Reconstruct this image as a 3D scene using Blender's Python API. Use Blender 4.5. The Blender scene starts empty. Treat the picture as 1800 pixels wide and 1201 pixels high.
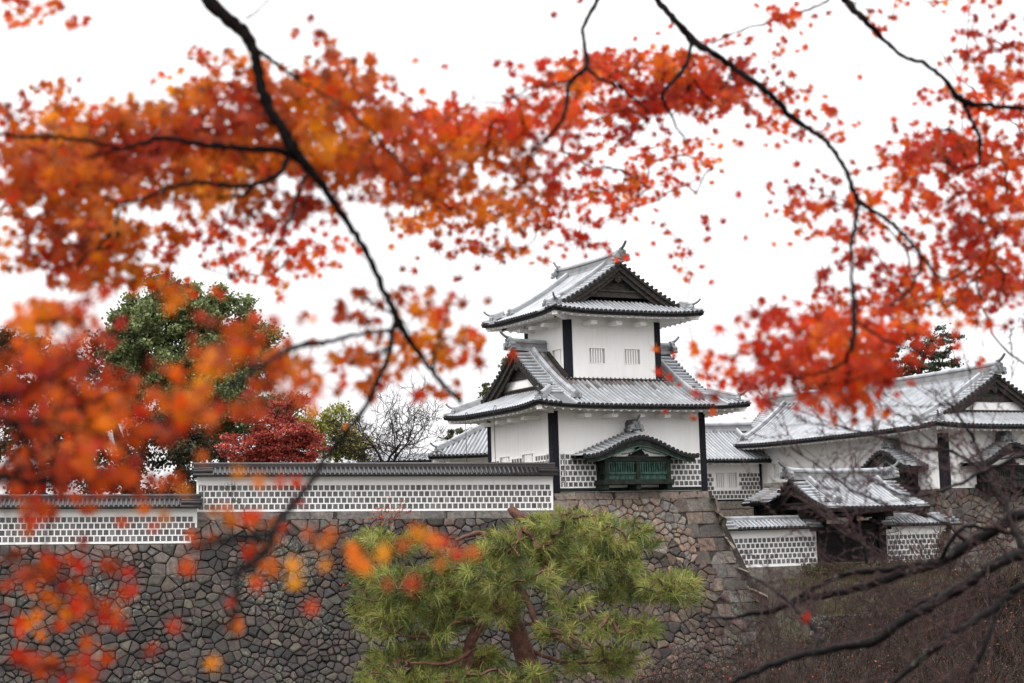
import bpy, math, random
import numpy as np
from mathutils import Vector, Matrix
rnd = random.Random(7)
nr = np.random.default_rng(11)
S = bpy.context.scene
PI = math.pi

# ------------------------------------------------------------------ camera, sky, sun, exposure
FPX, CZ = 3200.0, 12.0                       # focal length in photo pixels (1800 wide), eye height
ROLL, PITCH = math.radians(1.75), math.atan(366 / FPX)
F_ = np.array([0, math.cos(PITCH), math.sin(PITCH)])
r0_ = np.array([1.0, 0, 0]); u0_ = np.array([0, -math.sin(PITCH), math.cos(PITCH)])
R_ = math.cos(ROLL) * r0_ - math.sin(ROLL) * u0_
U_ = math.sin(ROLL) * r0_ + math.cos(ROLL) * u0_
CAM = np.array([0, 0, CZ])
cam = bpy.data.cameras.new('camera'); camo = bpy.data.objects.new('camera', cam)
S.collection.objects.link(camo); S.camera = camo
camo.matrix_world = Matrix(((R_[0], U_[0], -F_[0], 0), (R_[1], U_[1], -F_[1], 0), (R_[2], U_[2], -F_[2], CZ), (0, 0, 0, 1)))
cam.sensor_width = 36; cam.lens = FPX / 1800 * 36
cam.clip_start = 0.05; cam.clip_end = 8000
cam.dof.use_dof = True; cam.dof.focus_distance = 105; cam.dof.aperture_fstop = 4.0
cam.dof.aperture_blades = 0

W = bpy.data.worlds.new('World'); S.world = W; W.use_nodes = True
SUN_EL, SUN_AZ = math.radians(48), math.radians(215)
nt = W.node_tree; nt.nodes.clear()
out = nt.nodes.new('ShaderNodeOutputWorld'); bg = nt.nodes.new('ShaderNodeBackground')
sky = nt.nodes.new('ShaderNodeTexSky'); sky.sky_type = 'NISHITA'; sky.sun_disc = False
sky.sun_elevation = SUN_EL; sky.sun_rotation = SUN_AZ; sky.dust_density = 6; sky.air_density = 1.0
hs = nt.nodes.new('ShaderNodeHueSaturation'); hs.inputs['Saturation'].default_value = 0.05
ov = nt.nodes.new('ShaderNodeMix'); ov.data_type = 'RGBA'; ov.inputs[0].default_value = 0.90   # the cloud layer
tcw = nt.nodes.new('ShaderNodeTexCoord'); nzw = nt.nodes.new('ShaderNodeTexNoise')
nzw.inputs['Scale'].default_value = 3.0; nzw.inputs['Detail'].default_value = 5
crw = nt.nodes.new('ShaderNodeValToRGB')
crw.color_ramp.elements[0].position = .3; crw.color_ramp.elements[0].color = (3.72, 3.68, 3.76, 1)
crw.color_ramp.elements[1].position = .7; crw.color_ramp.elements[1].color = (4.5, 4.47, 4.54, 1)
nt.links.new(tcw.outputs['Generated'], nzw.inputs['Vector']); nt.links.new(nzw.outputs['Fac'], crw.inputs['Fac'])
nt.links.new(sky.outputs['Color'], hs.inputs['Color']); nt.links.new(hs.outputs['Color'], ov.inputs[6])
sx = nt.nodes.new('ShaderNodeSeparateXYZ'); nt.links.new(tcw.outputs['Generated'], sx.inputs[0])        # overcast sky: the zenith is three times as bright as the horizon
mz = nt.nodes.new('ShaderNodeMath'); mz.operation = 'MULTIPLY_ADD'; mz.use_clamp = False; mz.inputs[1].default_value = 2.0; mz.inputs[2].default_value = 1.0
mx0 = nt.nodes.new('ShaderNodeMath'); mx0.operation = 'MAXIMUM'; mx0.inputs[1].default_value = 0.0
nt.links.new(sx.outputs['Z'], mx0.inputs[0]); nt.links.new(mx0.outputs[0], mz.inputs[0])
vm = nt.nodes.new('ShaderNodeVectorMath'); vm.operation = 'SCALE'; nt.links.new(crw.outputs['Color'], vm.inputs[0]); nt.links.new(mz.outputs[0], vm.inputs['Scale'])
nt.links.new(vm.outputs['Vector'], ov.inputs[7]); nt.links.new(ov.outputs[2], bg.inputs['Color'])
bg.inputs['Strength'].default_value = 0.10
nt.links.new(bg.outputs['Background'], out.inputs['Surface'])
sl = bpy.data.lights.new('sun', 'SUN'); sl.energy = 0.5; sl.angle = math.radians(14); sl.color = (1, .97, .93)
slo = bpy.data.objects.new('sun', sl); S.collection.objects.link(slo)
slo.rotation_euler = (math.radians(90) - SUN_EL, 0, -SUN_AZ + PI)   # from behind-left of the camera
S.view_settings.view_transform = 'Standard'; S.view_settings.look = 'None'
S.view_settings.exposure = 1.43; S.view_settings.gamma = 1.0
S.render.engine = 'CYCLES'
try:
    S.cycles.use_denoising = True; S.cycles.max_bounces = 6; S.cycles.diffuse_bounces = 3
    S.cycles.glossy_bounces = 2; S.cycles.transmission_bounces = 4; S.cycles.transparent_max_bounces = 4
    S.cycles.use_adaptive_sampling = True; S.cycles.adaptive_threshold = 0.015
except Exception: pass

# ------------------------------------------------------------------ photo geometry helpers (a pixel at a chosen distance)
def ray(x, y): return F_ + (x - 900) / FPX * R_ - (y - 600.5) / FPX * U_
def at(x, y, Y): d = ray(x, y); return CAM + d * (Y / d[1])
class Frame:
    def __init__(s, o, ang, tilt=0):
        s.o = np.array(o, float); s.ang = math.radians(ang); a = s.ang; s.tilt = math.radians(tilt)
        s.u = np.array([math.cos(a) * math.cos(s.tilt), math.sin(a) * math.cos(s.tilt), math.sin(s.tilt)])
        s.v = np.array([-math.sin(a), math.cos(a), 0]); s.w = np.cross(s.u, s.v)
    def W(s, P):
        P = np.asarray(P, float); return s.o + P[..., :1] * s.u + P[..., 1:2] * s.v + P[..., 2:3] * s.w
    def inv(s, P):
        d = np.asarray(P, float) - s.o; return np.stack([d @ s.u, d @ s.v, d @ s.w], -1)
    def rotm(s):
        return Matrix(((s.u[0], s.v[0], s.w[0]), (s.u[1], s.v[1], s.w[1]), (s.u[2], s.v[2], s.w[2]))).to_4x4()
    def fv(s, x, y, v=0):
        d = ray(x, y); t = ((s.o + s.v * v - CAM) @ s.v) / (d @ s.v); return s.inv(CAM + d * t)
    def fu(s, x, y, u=0):
        d = ray(x, y); t = ((s.o + s.u * u - CAM) @ s.u) / (d @ s.u); return s.inv(CAM + d * t)
T = Frame(at(974, 866, 110), 28)             # the castle grid: u to the right, v to the back, z up from the turret's sill
WORLD = Frame((0, 0, 0), 0)

# ------------------------------------------------------------------ materials
def mk(name):
    m = bpy.data.materials.new(name); m.use_nodes = True
    n = m.node_tree.nodes; return m, n, m.node_tree.links, n['Principled BSDF']
def noise(n, l, scale, detail=4, vec=None, rough=.55):
    t = n.new('ShaderNodeTexNoise'); t.inputs['Scale'].default_value = scale; t.inputs['Detail'].default_value = detail
    t.inputs['Roughness'].default_value = rough
    if vec is not None: l.new(vec, t.inputs['Vector'])
    return t
def ramp(n, l, fac, stops):
    r = n.new('ShaderNodeValToRGB'); e = r.color_ramp.elements
    while len(e) < len(stops): e.new(.5)
    for i, (p, c) in enumerate(stops):
        e[i].position = p; e[i].color = (*c, 1) if len(c) == 3 else c
    l.new(fac, r.inputs['Fac']); return r
def mixc(n, l, a, b, fac, mode='MIX'):
    x = n.new('ShaderNodeMix'); x.data_type = 'RGBA'; x.blend_type = mode
    for s, i in ((fac, 0), (a, 6), (b, 7)):
        if isinstance(s, (int, float)): x.inputs[i].default_value = s
        elif isinstance(s, tuple): x.inputs[i].default_value = (*s, 1)
        else: l.new(s, x.inputs[i])
    return x.outputs[2]
def bump(n, l, h, strength, dist, bs):
    b = n.new('ShaderNodeBump'); b.inputs['Strength'].default_value = strength; b.inputs['Distance'].default_value = dist
    l.new(h, b.inputs['Height']); l.new(b.outputs['Normal'], bs.inputs['Normal'])
def coords(n, l, scale=None):
    t = n.new('ShaderNodeTexCoord'); o = t.outputs['Object']
    if scale:
        mp = n.new('ShaderNodeMapping'); mp.inputs['Scale'].default_value = scale; l.new(o, mp.inputs['Vector']); o = mp.outputs['Vector']
    return o
def simple(name, c0, c1, sc=3.0, rough=.7, bmp=0.0, bsc=None, scale=None, tint=False, spec=.3, bd=.02):
    m, n, l, b = mk(name)
    v = coords(n, l, scale); t = noise(n, l, sc, 5, v)
    c = ramp(n, l, t.outputs['Fac'], [(.32, c0), (.68, c1)]).outputs['Color']
    if tint:
        a = n.new('ShaderNodeAttribute'); a.attribute_name = 'tint'
        c = mixc(n, l, c, a.outputs['Color'], 1.0, 'MULTIPLY')
    l.new(c, b.inputs['Base Color']); b.inputs['Roughness'].default_value = rough
    b.inputs['Specular IOR Level'].default_value = spec
    if bmp:
        t2 = noise(n, l, bsc or sc * 6, 6, v); bump(n, l, t2.outputs['Fac'], bmp, bd, b)
    return m
M = {}
def plaster():
    m, n, l, b = mk('plaster')
    v = coords(n, l); t = noise(n, l, .7, 4, v)
    c = ramp(n, l, t.outputs['Fac'], [(.3, (.84, .825, .805)), (.7, (.88, .87, .855))]).outputs['Color']
    vs = coords(n, l, (3.3, 3.3, .22)); s = noise(n, l, 1.0, 8, vs, .7)                 # rain streaks run down the plaster
    k = ramp(n, l, s.outputs['Fac'], [(.46, (1, 1, 1)), (.80, (.80, .77, .72))]).outputs['Color']
    l.new(mixc(n, l, c, k, .45, 'MULTIPLY'), b.inputs['Base Color'])
    b.inputs['Roughness'].default_value = .8; b.inputs['Specular IOR Level'].default_value = .2
    t2 = noise(n, l, 25, 4, v); bump(n, l, t2.outputs['Fac'], .15, .01, b)
    return m
M['plaster'] = plaster()
M['tile_square'] = simple('tile_square', (.72, .70, .70), (1, 1, 1), 9, .45, tint=True)
M['lead_roof'] = None
def roofmat(name, base, dark, rough=.42):
    m, n, l, b = mk(name)
    v = coords(n, l); t = noise(n, l, 1.3, 6, v); t2 = noise(n, l, 9, 5, v); 
    c = ramp(n, l, t.outputs['Fac'], [(.28, dark), (.5, base), (.75, tuple(min(1, x * 1.12) for x in base))]).outputs['Color']
    k = ramp(n, l, t2.outputs['Fac'], [(.30, (.74, .71, .69)), (.52, (1, 1, 1))]).outputs['Color']
    c = mixc(n, l, c, k, .55, 'MULTIPLY')
    a = n.new('ShaderNodeAttribute'); a.attribute_name = 'tint'
    c = mixc(n, l, c, a.outputs['Color'], 1.0, 'MULTIPLY')
    l.new(c, b.inputs['Base Color']); b.inputs['Roughness'].default_value = rough
    b.inputs['Specular IOR Level'].default_value = .4
    t3 = noise(n, l, 14, 4, v); bump(n, l, t3.outputs['Fac'], .25, .015, b)
    return m
M['lead_roof'] = roofmat('lead_roof', (.33, .345, .36), (.265, .27, .28))
M['ridge_lead'] = roofmat('ridge_lead', (.29, .30, .31), (.16, .16, .16))
M['eave_tile'] = simple('eave_tile', (.018, .018, .019), (.038, .038, .039), 5, .7, .2, spec=.1)
M['dark_tile'] = roofmat('dark_tile', (.030, .025, .025), (.016, .013, .013), .35)
M['black_corner'] = None
def corner():
    m, n, l, b = mk('corner_tile')
    v = coords(n, l); br = n.new('ShaderNodeTexBrick')
    mp = n.new('ShaderNodeMapping'); mp.inputs['Rotation'].default_value = (PI / 2, 0, 0); l.new(v, mp.inputs['Vector']); l.new(mp.outputs['Vector'], br.inputs['Vector'])
    br.inputs['Scale'].default_value = 6; br.inputs['Color1'].default_value = (.013, .014, .019, 1); br.inputs['Color2'].default_value = (.022, .023, .030, 1)
    br.inputs['Mortar'].default_value = (.012, .012, .015, 1); br.inputs['Mortar Size'].default_value = .03
    l.new(br.outputs['Color'], b.inputs['Base Color']); b.inputs['Roughness'].default_value = .7; b.inputs['Specular IOR Level'].default_value = .08
    return m
M['black_corner'] = corner()
M['old_wood'] = simple('old_wood', (.024, .021, .019), (.060, .053, .048), 3, .8, .4, 20, (1, 1, 4), spec=.1)
M['gate_wood'] = simple('gate_wood', (.008, .007, .007), (.020, .017, .017), 3, .8, .4, 18, spec=.08)
M['copper'] = simple('copper', (.018, .024, .020), (.045, .112, .085), 2.2, .65, .2, 12, (3, 3, 1.2), spec=.15)
M['copper_dark'] = simple('copper_dark', (.012, .013, .011), (.026, .036, .028), 3.0, .7, .2, 12, spec=.1)
M['stone'] = None
def stonemat():
    m, n, l, b = mk('stone')
    v = coords(n, l); a = n.new('ShaderNodeAttribute'); a.attribute_name = 'tint'
    t = noise(n, l, 4.5, 8, v, .65)
    k = ramp(n, l, t.outputs['Fac'], [(.3, (.38, .38, .38)), (.5, (.95, .95, .95)), (.70, (1.55, 1.52, 1.46))]).outputs['Color']
    c = mixc(n, l, a.outputs['Color'], k, 1.0, 'MULTIPLY')
    t4 = noise(n, l, 22, 6, v, .7)
    k = ramp(n, l, t4.outputs['Fac'], [(.36, (.7, .7, .7)), (.6, (1.1, 1.1, 1.1))]).outputs['Color']
    c = mixc(n, l, c, k, .8, 'MULTIPLY')
    t2 = noise(n, l, .33, 4, v); t3 = noise(n, l, 7, 5, v)                      # pale lichen in patches
    mul = n.new('ShaderNodeMath'); mul.operation = 'MULTIPLY'; l.new(t2.outputs['Fac'], mul.inputs[0]); l.new(t3.outputs['Fac'], mul.inputs[1])
    f = ramp(n, l, mul.outputs[0], [(.31, (0, 0, 0)), (.40, (.45, .45, .45))]).outputs['Color']
    c = mixc(n, l, c, (.20, .22, .17), f)
    l.new(c, b.inputs['Base Color']); b.inputs['Roughness'].default_value = .62; b.inputs['Specular IOR Level'].default_value = .35
    bump(n, l, t.outputs['Fac'], .6, .06, b)
    return m
M['stone'] = stonemat()
M['joint'] = simple('joint', (.010, .009, .008), (.055, .047, .040), 14, .9, .8, 20)
M['bark_dark'] = simple('bark_dark', (.0035, .0025, .0025), (.009, .006, .0055), 60, .9, .4, 160, bd=.004, spec=.05)
def cherrybark():
    m, n, l, b = mk('bark_cherry'); v = coords(n, l); t = noise(n, l, 16, 6, v, .65); t2 = noise(n, l, 70, 5, v)
    c = ramp(n, l, t.outputs['Fac'], [(.52, (.0045, .0036, .0036)), (.60, (.012, .010, .009)), (.68, (.085, .090, .070))]).outputs['Color']   # pale lichen on black wet bark
    l.new(c, b.inputs['Base Color']); b.inputs['Roughness'].default_value = .6; b.inputs['Specular IOR Level'].default_value = .12
    bump(n, l, t2.outputs['Fac'], .6, .004, b); return m
M['bark_cherry'] = cherrybark()
M['bark_twig'] = simple('bark_twig', (.034, .018, .019), (.085, .052, .052), 30, .7, spec=.1)
M['bark_pine'] = simple('bark_pine', (.045, .022, .016), (.16, .070, .048), 9, .75, .8, 30, bd=.02)
M['bark_far'] = simple('bark_far', (.018, .014, .013), (.038, .030, .028), 2, .9, spec=.05)
M['bark_brown'] = simple('bark_brown', (.026, .019, .016), (.066, .048, .042), 2, .9, spec=.05)
M['ground'] = None
def groundmat():
    m, n, l, b = mk('ground')
    v = coords(n, l); t = noise(n, l, .25, 6, v); t2 = noise(n, l, 3, 6, v)
    c = ramp(n, l, t.outputs['Fac'], [(.35, (.035, .028, .022)), (.5, (.05, .042, .028)), (.68, (.055, .058, .022))]).outputs['Color']
    k = ramp(n, l, t2.outputs['Fac'], [(.3, (.5, .5, .5)), (.7, (1.2, 1.2, 1.2))]).outputs['Color']
    l.new(mixc(n, l, c, k, 1.0, 'MULTIPLY'), b.inputs['Base Color']); b.inputs['Roughness'].default_value = .9
    bump(n, l, t2.outputs['Fac'], .8, .1, b); return m
M['ground'] = groundmat()
def leafmat(name, trans=.5, rough=.5, sat=1.0, spec=.3):
    m, n, l, b = mk(name)
    a = n.new('ShaderNodeAttribute'); a.attribute_name = 'tint'
    l.new(a.outputs['Color'], b.inputs['Base Color']); b.inputs['Roughness'].default_value = rough; b.inputs['Specular IOR Level'].default_value = spec
    tr = n.new('ShaderNodeBsdfTranslucent'); l.new(a.outputs['Color'], tr.inputs['Color'])
    mx = n.new('ShaderNodeMixShader'); mx.inputs[0].default_value = trans
    l.new(b.outputs[0], mx.inputs[1]); l.new(tr.outputs[0], mx.inputs[2]); l.new(mx.outputs[0], n['Material Output'].inputs['Surface'])
    return m
M['maple_leaf'] = leafmat('maple_leaf', .62)
M['leaf'] = leafmat('leaf', .3)
M['needle'] = leafmat('needle', .25, .45)

# ------------------------------------------------------------------ mesh builder
class MB:
    def __init__(s): s.v = []; s.n = 0; s.f = {3: [], 4: []}; s.c = {3: [], 4: []}; s.ng = []; s.ngc = []
    def addv(s, P): P = np.asarray(P, float).reshape(-1, 3); k = s.n; s.v.append(P); s.n += len(P); return k
    def faces(s, F, c=None):
        F = np.asarray(F, int)
        if len(F) == 0: return
        k = F.shape[1]; s.f[k].append(F)
        c = np.ones((len(F), 3)) if c is None else np.broadcast_to(np.asarray(c, float), (len(F), 3))
        s.c[k].append(c)
    def poly(s, P, c=(1, 1, 1)):
        k = s.addv(P); s.ng.append(list(range(k, k + len(P)))); s.ngc.append(c)
    def grid(s, G, c=None, closed=False):
        G = np.asarray(G, float); n, m = G.shape[:2]; k = s.addv(G)
        i = np.arange(n - 1)[:, None] * m; mm = m if closed else m - 1
        j = np.arange(mm)[None]; j2 = (j + 1) % m
        q = np.stack([i + j, i + j2, i + m + j2, i + m + j], -1).reshape(-1, 4) + k
        s.faces(q, c)
    def box(s, a, b, c=None):
        p, q = np.asarray(a, float), np.asarray(b, float); a = np.minimum(p, q); bb = np.maximum(p, q)
        P = np.array([[a[0], a[1], a[2]], [bb[0], a[1], a[2]], [bb[0], bb[1], a[2]], [a[0], bb[1], a[2]],
                      [a[0], a[1], bb[2]], [bb[0], a[1], bb[2]], [bb[0], bb[1], bb[2]], [a[0], bb[1], bb[2]]])
        k = s.addv(P)
        s.faces(np.array([[0, 3, 2, 1], [4, 5, 6, 7], [0, 1, 5, 4], [1, 2, 6, 5], [2, 3, 7, 6], [3, 0, 4, 7]]) + k, c)
    def beam(s, pts, w, h, up=(0, 0, 1), z0=0.0, c=None):
        """square section swept along a polyline; bottom at z0, top at z0+h"""
        P = np.asarray(pts, float); up = np.array(up, float)
        d = np.gradient(P, axis=0); d /= np.linalg.norm(d, axis=1)[:, None] + 1e-9
        sd = np.cross(d, up); sd /= np.linalg.norm(sd, axis=1)[:, None] + 1e-9
        a = sd * w / 2
        G = np.stack([P - a + up * z0, P + a + up * z0, P + a + up * (z0 + h), P - a + up * (z0 + h)], 1)
        s.grid(G, c, closed=True)
        k = s.addv(G[0]); s.faces(np.array([[0, 1, 2, 3]]) + k, c); k = s.addv(G[-1]); s.faces(np.array([[3, 2, 1, 0]]) + k, c)
    def tube(s, pts, rad, n=6, c=None, cap=True):
        P = np.asarray(pts, float); m = len(P); rad = np.broadcast_to(np.asarray(rad, float), (m,))
        d = np.gradient(P, axis=0); d /= np.linalg.norm(d, axis=1)[:, None] + 1e-12
        ref = np.array([0, 0, 1.0]) if abs(d[:, 2]).mean() < .8 else np.array([1.0, 0, 0])
        a = np.cross(d, ref); a /= np.linalg.norm(a, axis=1)[:, None] + 1e-12; b = np.cross(d, a)
        th = np.arange(n) * 2 * PI / n
        G = P[:, None] + rad[:, None, None] * (a[:, None] * np.cos(th)[None, :, None] + b[:, None] * np.sin(th)[None, :, None])
        s.grid(G, c, closed=True)
        if cap:
            s.poly(G[0]); s.poly(G[-1][::-1])
            if c is not None: s.ngc[-1] = s.ngc[-2] = tuple(np.asarray(c, float).reshape(-1)[:3])
    def roll(s, pts, side, r, c=None, cap=None, n=5):
        """a half round cover tile swept along pts; side = unit vector across it"""
        P = np.asarray(pts, float); side = np.asarray(side, float); th = np.linspace(0, PI, n)
        d = np.gradient(P, axis=0); d /= np.linalg.norm(d, axis=1)[:, None] + 1e-9
        nn = np.cross(side[None], d); nn /= np.linalg.norm(nn, axis=1)[:, None] + 1e-9
        nn *= np.sign(nn[:, 2:3] + 1e-9)
        G = P[:, None] + r * (side[None, None] * np.cos(th)[None, :, None] + nn[:, None] * np.sin(th)[None, :, None] * 1.15)
        if c is not None and np.asarray(c).ndim == 2: c = np.repeat(np.asarray(c), n - 1, axis=0)
        s.grid(G, c)
        k = s.addv(G[0]); s.faces([[k, k + 1, k + 2], [k, k + 2, k + 3], [k, k + 3, k + 4]], None if c is None else np.asarray(c).reshape(-1, 3)[0])
        k = s.addv(G[-1]); s.faces([[k, k + 1, k + 2], [k, k + 2, k + 3], [k, k + 3, k + 4]], None if c is None else np.asarray(c).reshape(-1, 3)[-1])
    def build(s, name, mat, parent=None, smooth=False, frame=None):
        me = bpy.data.meshes.new(name); V = np.concatenate(s.v) if s.v else np.zeros((0, 3))
        if parent is not None and parent.name in OFF: V = V - OFF[parent.name]
        lv, ls, col = [], [], []
        for k in (3, 4):
            if s.f[k]:
                F = np.concatenate(s.f[k]); lv.append(F.ravel()); ls.append(np.full(len(F), k)); col.append(np.concatenate(s.c[k]))
        for p, c in zip(s.ng, s.ngc): lv.append(np.array(p)); ls.append(np.array([len(p)])); col.append(np.array([c], float))
        lv = np.concatenate(lv); ls = np.concatenate(ls); col = np.concatenate(col)
        me.vertices.add(len(V)); me.vertices.foreach_set('co', V.ravel().astype(np.float32))
        me.loops.add(len(lv)); me.loops.foreach_set('vertex_index', lv.astype(np.int32))
        me.polygons.add(len(ls)); st = np.concatenate([[0], np.cumsum(ls)[:-1]])
        me.polygons.foreach_set('loop_start', st.astype(np.int32)); me.polygons.foreach_set('loop_total', ls.astype(np.int32))
        me.polygons.foreach_set('use_smooth', np.full(len(ls), smooth))
        at_ = me.attributes.new('tint', 'FLOAT_COLOR', 'FACE')
        at_.data.foreach_set('color', np.concatenate([col, np.ones((len(col), 1))], 1).ravel().astype(np.float32))
        me.update(calc_edges=True); me.validate()
        me.materials.append(mat)
        o = bpy.data.objects.new(name, me); S.collection.objects.link(o)
        if parent is not None: o.parent = parent
        return o
OFF = {}
def thing(name, label, cat, frame=WORLD, base=(0, 0, 0), group=None, kind=None):
    o = bpy.data.objects.new(name, None); S.collection.objects.link(o); o.empty_display_size = .5
    base = np.asarray(base, float); p = frame.W(base[None])[0]
    o.matrix_world = Matrix.Translation(Vector(p)) @ frame.rotm()
    OFF[o.name] = base; o['label'] = label; o['category'] = cat
    if group: o['group'] = group
    return o
def part(mb, name, mat, parent, smooth=False, sub=None):
    """a part of a thing, or a sub-part of the part `sub`"""
    o = mb.build(name, M[mat] if isinstance(mat, str) else mat, None, smooth)
    root = parent
    off = OFF[root.name]
    if np.abs(off).sum() > 0:
        co = np.empty(len(o.data.vertices) * 3, np.float32); o.data.vertices.foreach_get('co', co)
        o.data.vertices.foreach_set('co', (co.reshape(-1, 3) - off).ravel().astype(np.float32)); o.data.update()
    o.parent = sub if sub is not None else root
    if hasattr(mb, 'jm') and mb.jm.n: part(mb.jm, 'plaster_joints', 'plaster', root, sub=o)
    return o
def structure(mb, name, mat, smooth=False):
    o = mb.build(name, M[mat], None, smooth); o['kind'] = 'structure'; return o

# ------------------------------------------------------------------ Japanese roof
def jit(n, s=.10, base=1.0): 
    g = base * (1 + nr.normal(0, s, (n, 1))); return np.clip(g * np.array([[1, 1, 1.01]]) , .15, 1.4)
class Roof:
    """hip-and-gable (or plain gable) roof; x runs along the ridge, y across. hip[0] is the -x end, hip[1] the +x end."""
    def __init__(s, cx, cy, rot, A, B, ze, H, a=.66, lift=.22, gv=1.8, gw=2.5, hip=(True, True), sp=.32, r=.085, skew=0.0):
        s.__dict__.update(cx=cx, cy=cy, A=A, B=B, ze=ze, H=H, a=a, lift=lift, gv=gv, gw=gw, hip=hip, sp=sp, r=r, skew=skew)
        s.c, s.s = math.cos(math.radians(rot)), math.sin(math.radians(rot))
        s.xd = np.array([s.c, s.s, 0]); s.yd = np.array([-s.s, s.c, 0])
    def M(s, x, y, z):
        x, y, z = np.broadcast_arrays(np.asarray(x, float), np.asarray(y, float), np.asarray(z, float))
        if s.skew: x = x + s.skew * np.clip(x / s.A, 0, 1) ** 3 * (s.B - y)
        return np.stack([s.cx + s.c * x - s.s * y, s.cy + s.s * x + s.c * y, z], -1)
    def h(s, d): t = np.clip(np.asarray(d, float) / s.B, 0, 1); return s.H * (s.a * t + (1 - s.a) * t * t)
    def L(s, x, y): return s.lift * (np.abs(x) / s.A) ** 4 * (np.abs(y) / s.B) ** 4
    def zm(s, x, y): return s.ze + s.h(s.B - np.abs(y)) + s.L(x, y)
    def zs(s, x, y): return s.ze + s.h(s.A - np.abs(x)) + s.L(x, y)
    def xv(s, e): return s.A - s.gv if s.hip[e] else s.A
    def xm(s, e, dy):
        if not s.hip[e]: return np.full_like(np.asarray(dy, float), s.A)
        dy = np.asarray(dy, float); return np.where(dy < s.gv, s.A - dy, s.A - s.gv)
    def sheet(s):
        mb = MB(); n = 26
        for sg in (-1, 1):
            dy = np.linspace(0, s.B, n); x0 = -s.xm(0, dy); x1 = s.xm(1, dy)
            t = np.linspace(0, 1, 28)[None]; X = x0[:, None] * (1 - t) + x1[:, None] * t; Y = np.broadcast_to((sg * (s.B - dy))[:, None], X.shape)
            mb.grid(s.M(X, Y, s.zm(X, Y)), (.42, .42, .43))  # pans tinted darker than the rolls: shade between them is put into the colour
        for e, sg in ((0, -1), (1, 1)):
            if not s.hip[e]: continue
            dx = np.linspace(0, s.gw + .05, 12); t = np.linspace(-1, 1, 30)[None]
            Y = (s.B - dx)[:, None] * t; X = np.broadcast_to((sg * (s.A - dx))[:, None], Y.shape)
            mb.grid(s.M(X, Y, s.zs(X, Y)), (.42, .42, .43))
        return mb
    def rolls(s, mb, stain=None, inner=None):
        """cover tiles; stain(x, y) -> multiplier"""
        nx = int(2 * s.A / s.sp); xs = (np.arange(nx) - (nx - 1) / 2) * s.sp; ends = []
        def cols(P2):
            n = len(P2) - 1; c = jit(n, .07, 1 + nr.normal(0, .06))
            if stain is not None:
                m = .5 * (P2[1:] + P2[:-1]); c = c * np.array([stain(x, y) for x, y in m])
            return c
        for x in xs:
            e = 0 if x < 0 else 1
            for sg in (-1, 1):
                d0 = 0.0 if abs(x) <= s.xv(e) or not s.hip[e] else 0.0
                dtop = s.B - .1 if abs(x) <= s.xv(e) - 1.05 else (s.A - abs(x) if s.hip[e] and abs(x) > s.xv(e) else None)
                if dtop is None: continue
                if dtop < .2: continue
                m = max(3, int(dtop / .45)); dy = np.linspace(0.0, dtop, m); y = sg * (s.B - dy)
                P = s.M(np.full(m, x), y, s.zm(np.full(m, x), y) + .005)
                mb.roll(P, s.xd, s.r, cols(np.stack([np.full(m, x), y], 1)))
                ends.append((P[0], -sg * -s.yd))
        for e, sg in ((0, -1), (1, 1)):
            if not s.hip[e]: continue
            ny = int(2 * s.B / s.sp); ys = (np.arange(ny) - (ny - 1) / 2) * s.sp
            for y in ys:
                dtop = min(s.gw + .05, s.B - abs(y))
                if dtop < .2: continue
                m = max(3, int(dtop / .45)); dx = np.linspace(0, dtop, m); x = sg * (s.A - dx)
                P = s.M(x, np.full(m, y), s.zs(x, np.full(m, y)) + .005)
                mb.roll(P, s.yd, s.r, cols(np.stack([x, np.full(m, y)], 1)))
                ends.append((P[0], sg * s.xd))
        # short tiles across the verges
        for e, sg in ((0, -1), (1, 1)):
            xv = s.xv(e)
            for ys in (-1, 1):
                for dy in np.arange((s.gv if s.hip[e] else .3) + .05, s.B - .25, s.sp * 1.0):
                    y = ys * (s.B - dy); x = sg * np.array([xv - 1.12, xv - .5, xv + .04])
                    z = s.zm(x, np.full(3, y)) + np.array([.05, .035, .02])
                    P = s.M(x, np.full(3, y), z)
                    t = P[1] * 0 + s.M(0, y + .1, s.zm(xv, y + .1)) - s.M(0, y - .1, s.zm(xv, y - .1)); t /= np.linalg.norm(t)
                    mb.roll(P, t, s.r * 1.15, jit(2, .06, 1.08)); ends.append((P[2], sg * s.xd))
        return ends
    def eave(s, ends, thick=.24):
        """dark tile ends and the board under them"""
        mb = MB()
        for p, d in ends:
            d = np.asarray(d, float); mb.tube([p - d * .12 + np.array([0, 0, .01]), p + d * .05 + np.array([0, 0, .01])], s.r * 1.22, 8, (1.2, 1.2, 1.2))
        for sg in (-1, 1):
            x = np.linspace(-s.A, s.A, 60); y = np.full(60, sg * s.B); z = s.zm(x, y)
            G = [s.M(x, y + sg * .02, z - .0), s.M(x, y + sg * .02, z - .08), s.M(x, y - sg * .08, z - .08), s.M(x, y - sg * .1, z - thick), s.M(x, y - sg * .5, z - thick + .06)]
            mb.grid(np.stack(G), None)
        for e, sg in ((0, -1), (1, 1)):
            if not s.hip[e]: continue
            y = np.linspace(-s.B, s.B, 50); x = np.full(50, sg * s.A); z = s.zs(x, y)
            G = [s.M(x + sg * .02, y, z), s.M(x + sg * .02, y, z - .08), s.M(x - sg * .08, y, z - .08), s.M(x - sg * .1, y, z - thick), s.M(x - sg * .5, y, z - thick + .06)]
            mb.grid(np.stack(G), None)
        return mb
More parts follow.
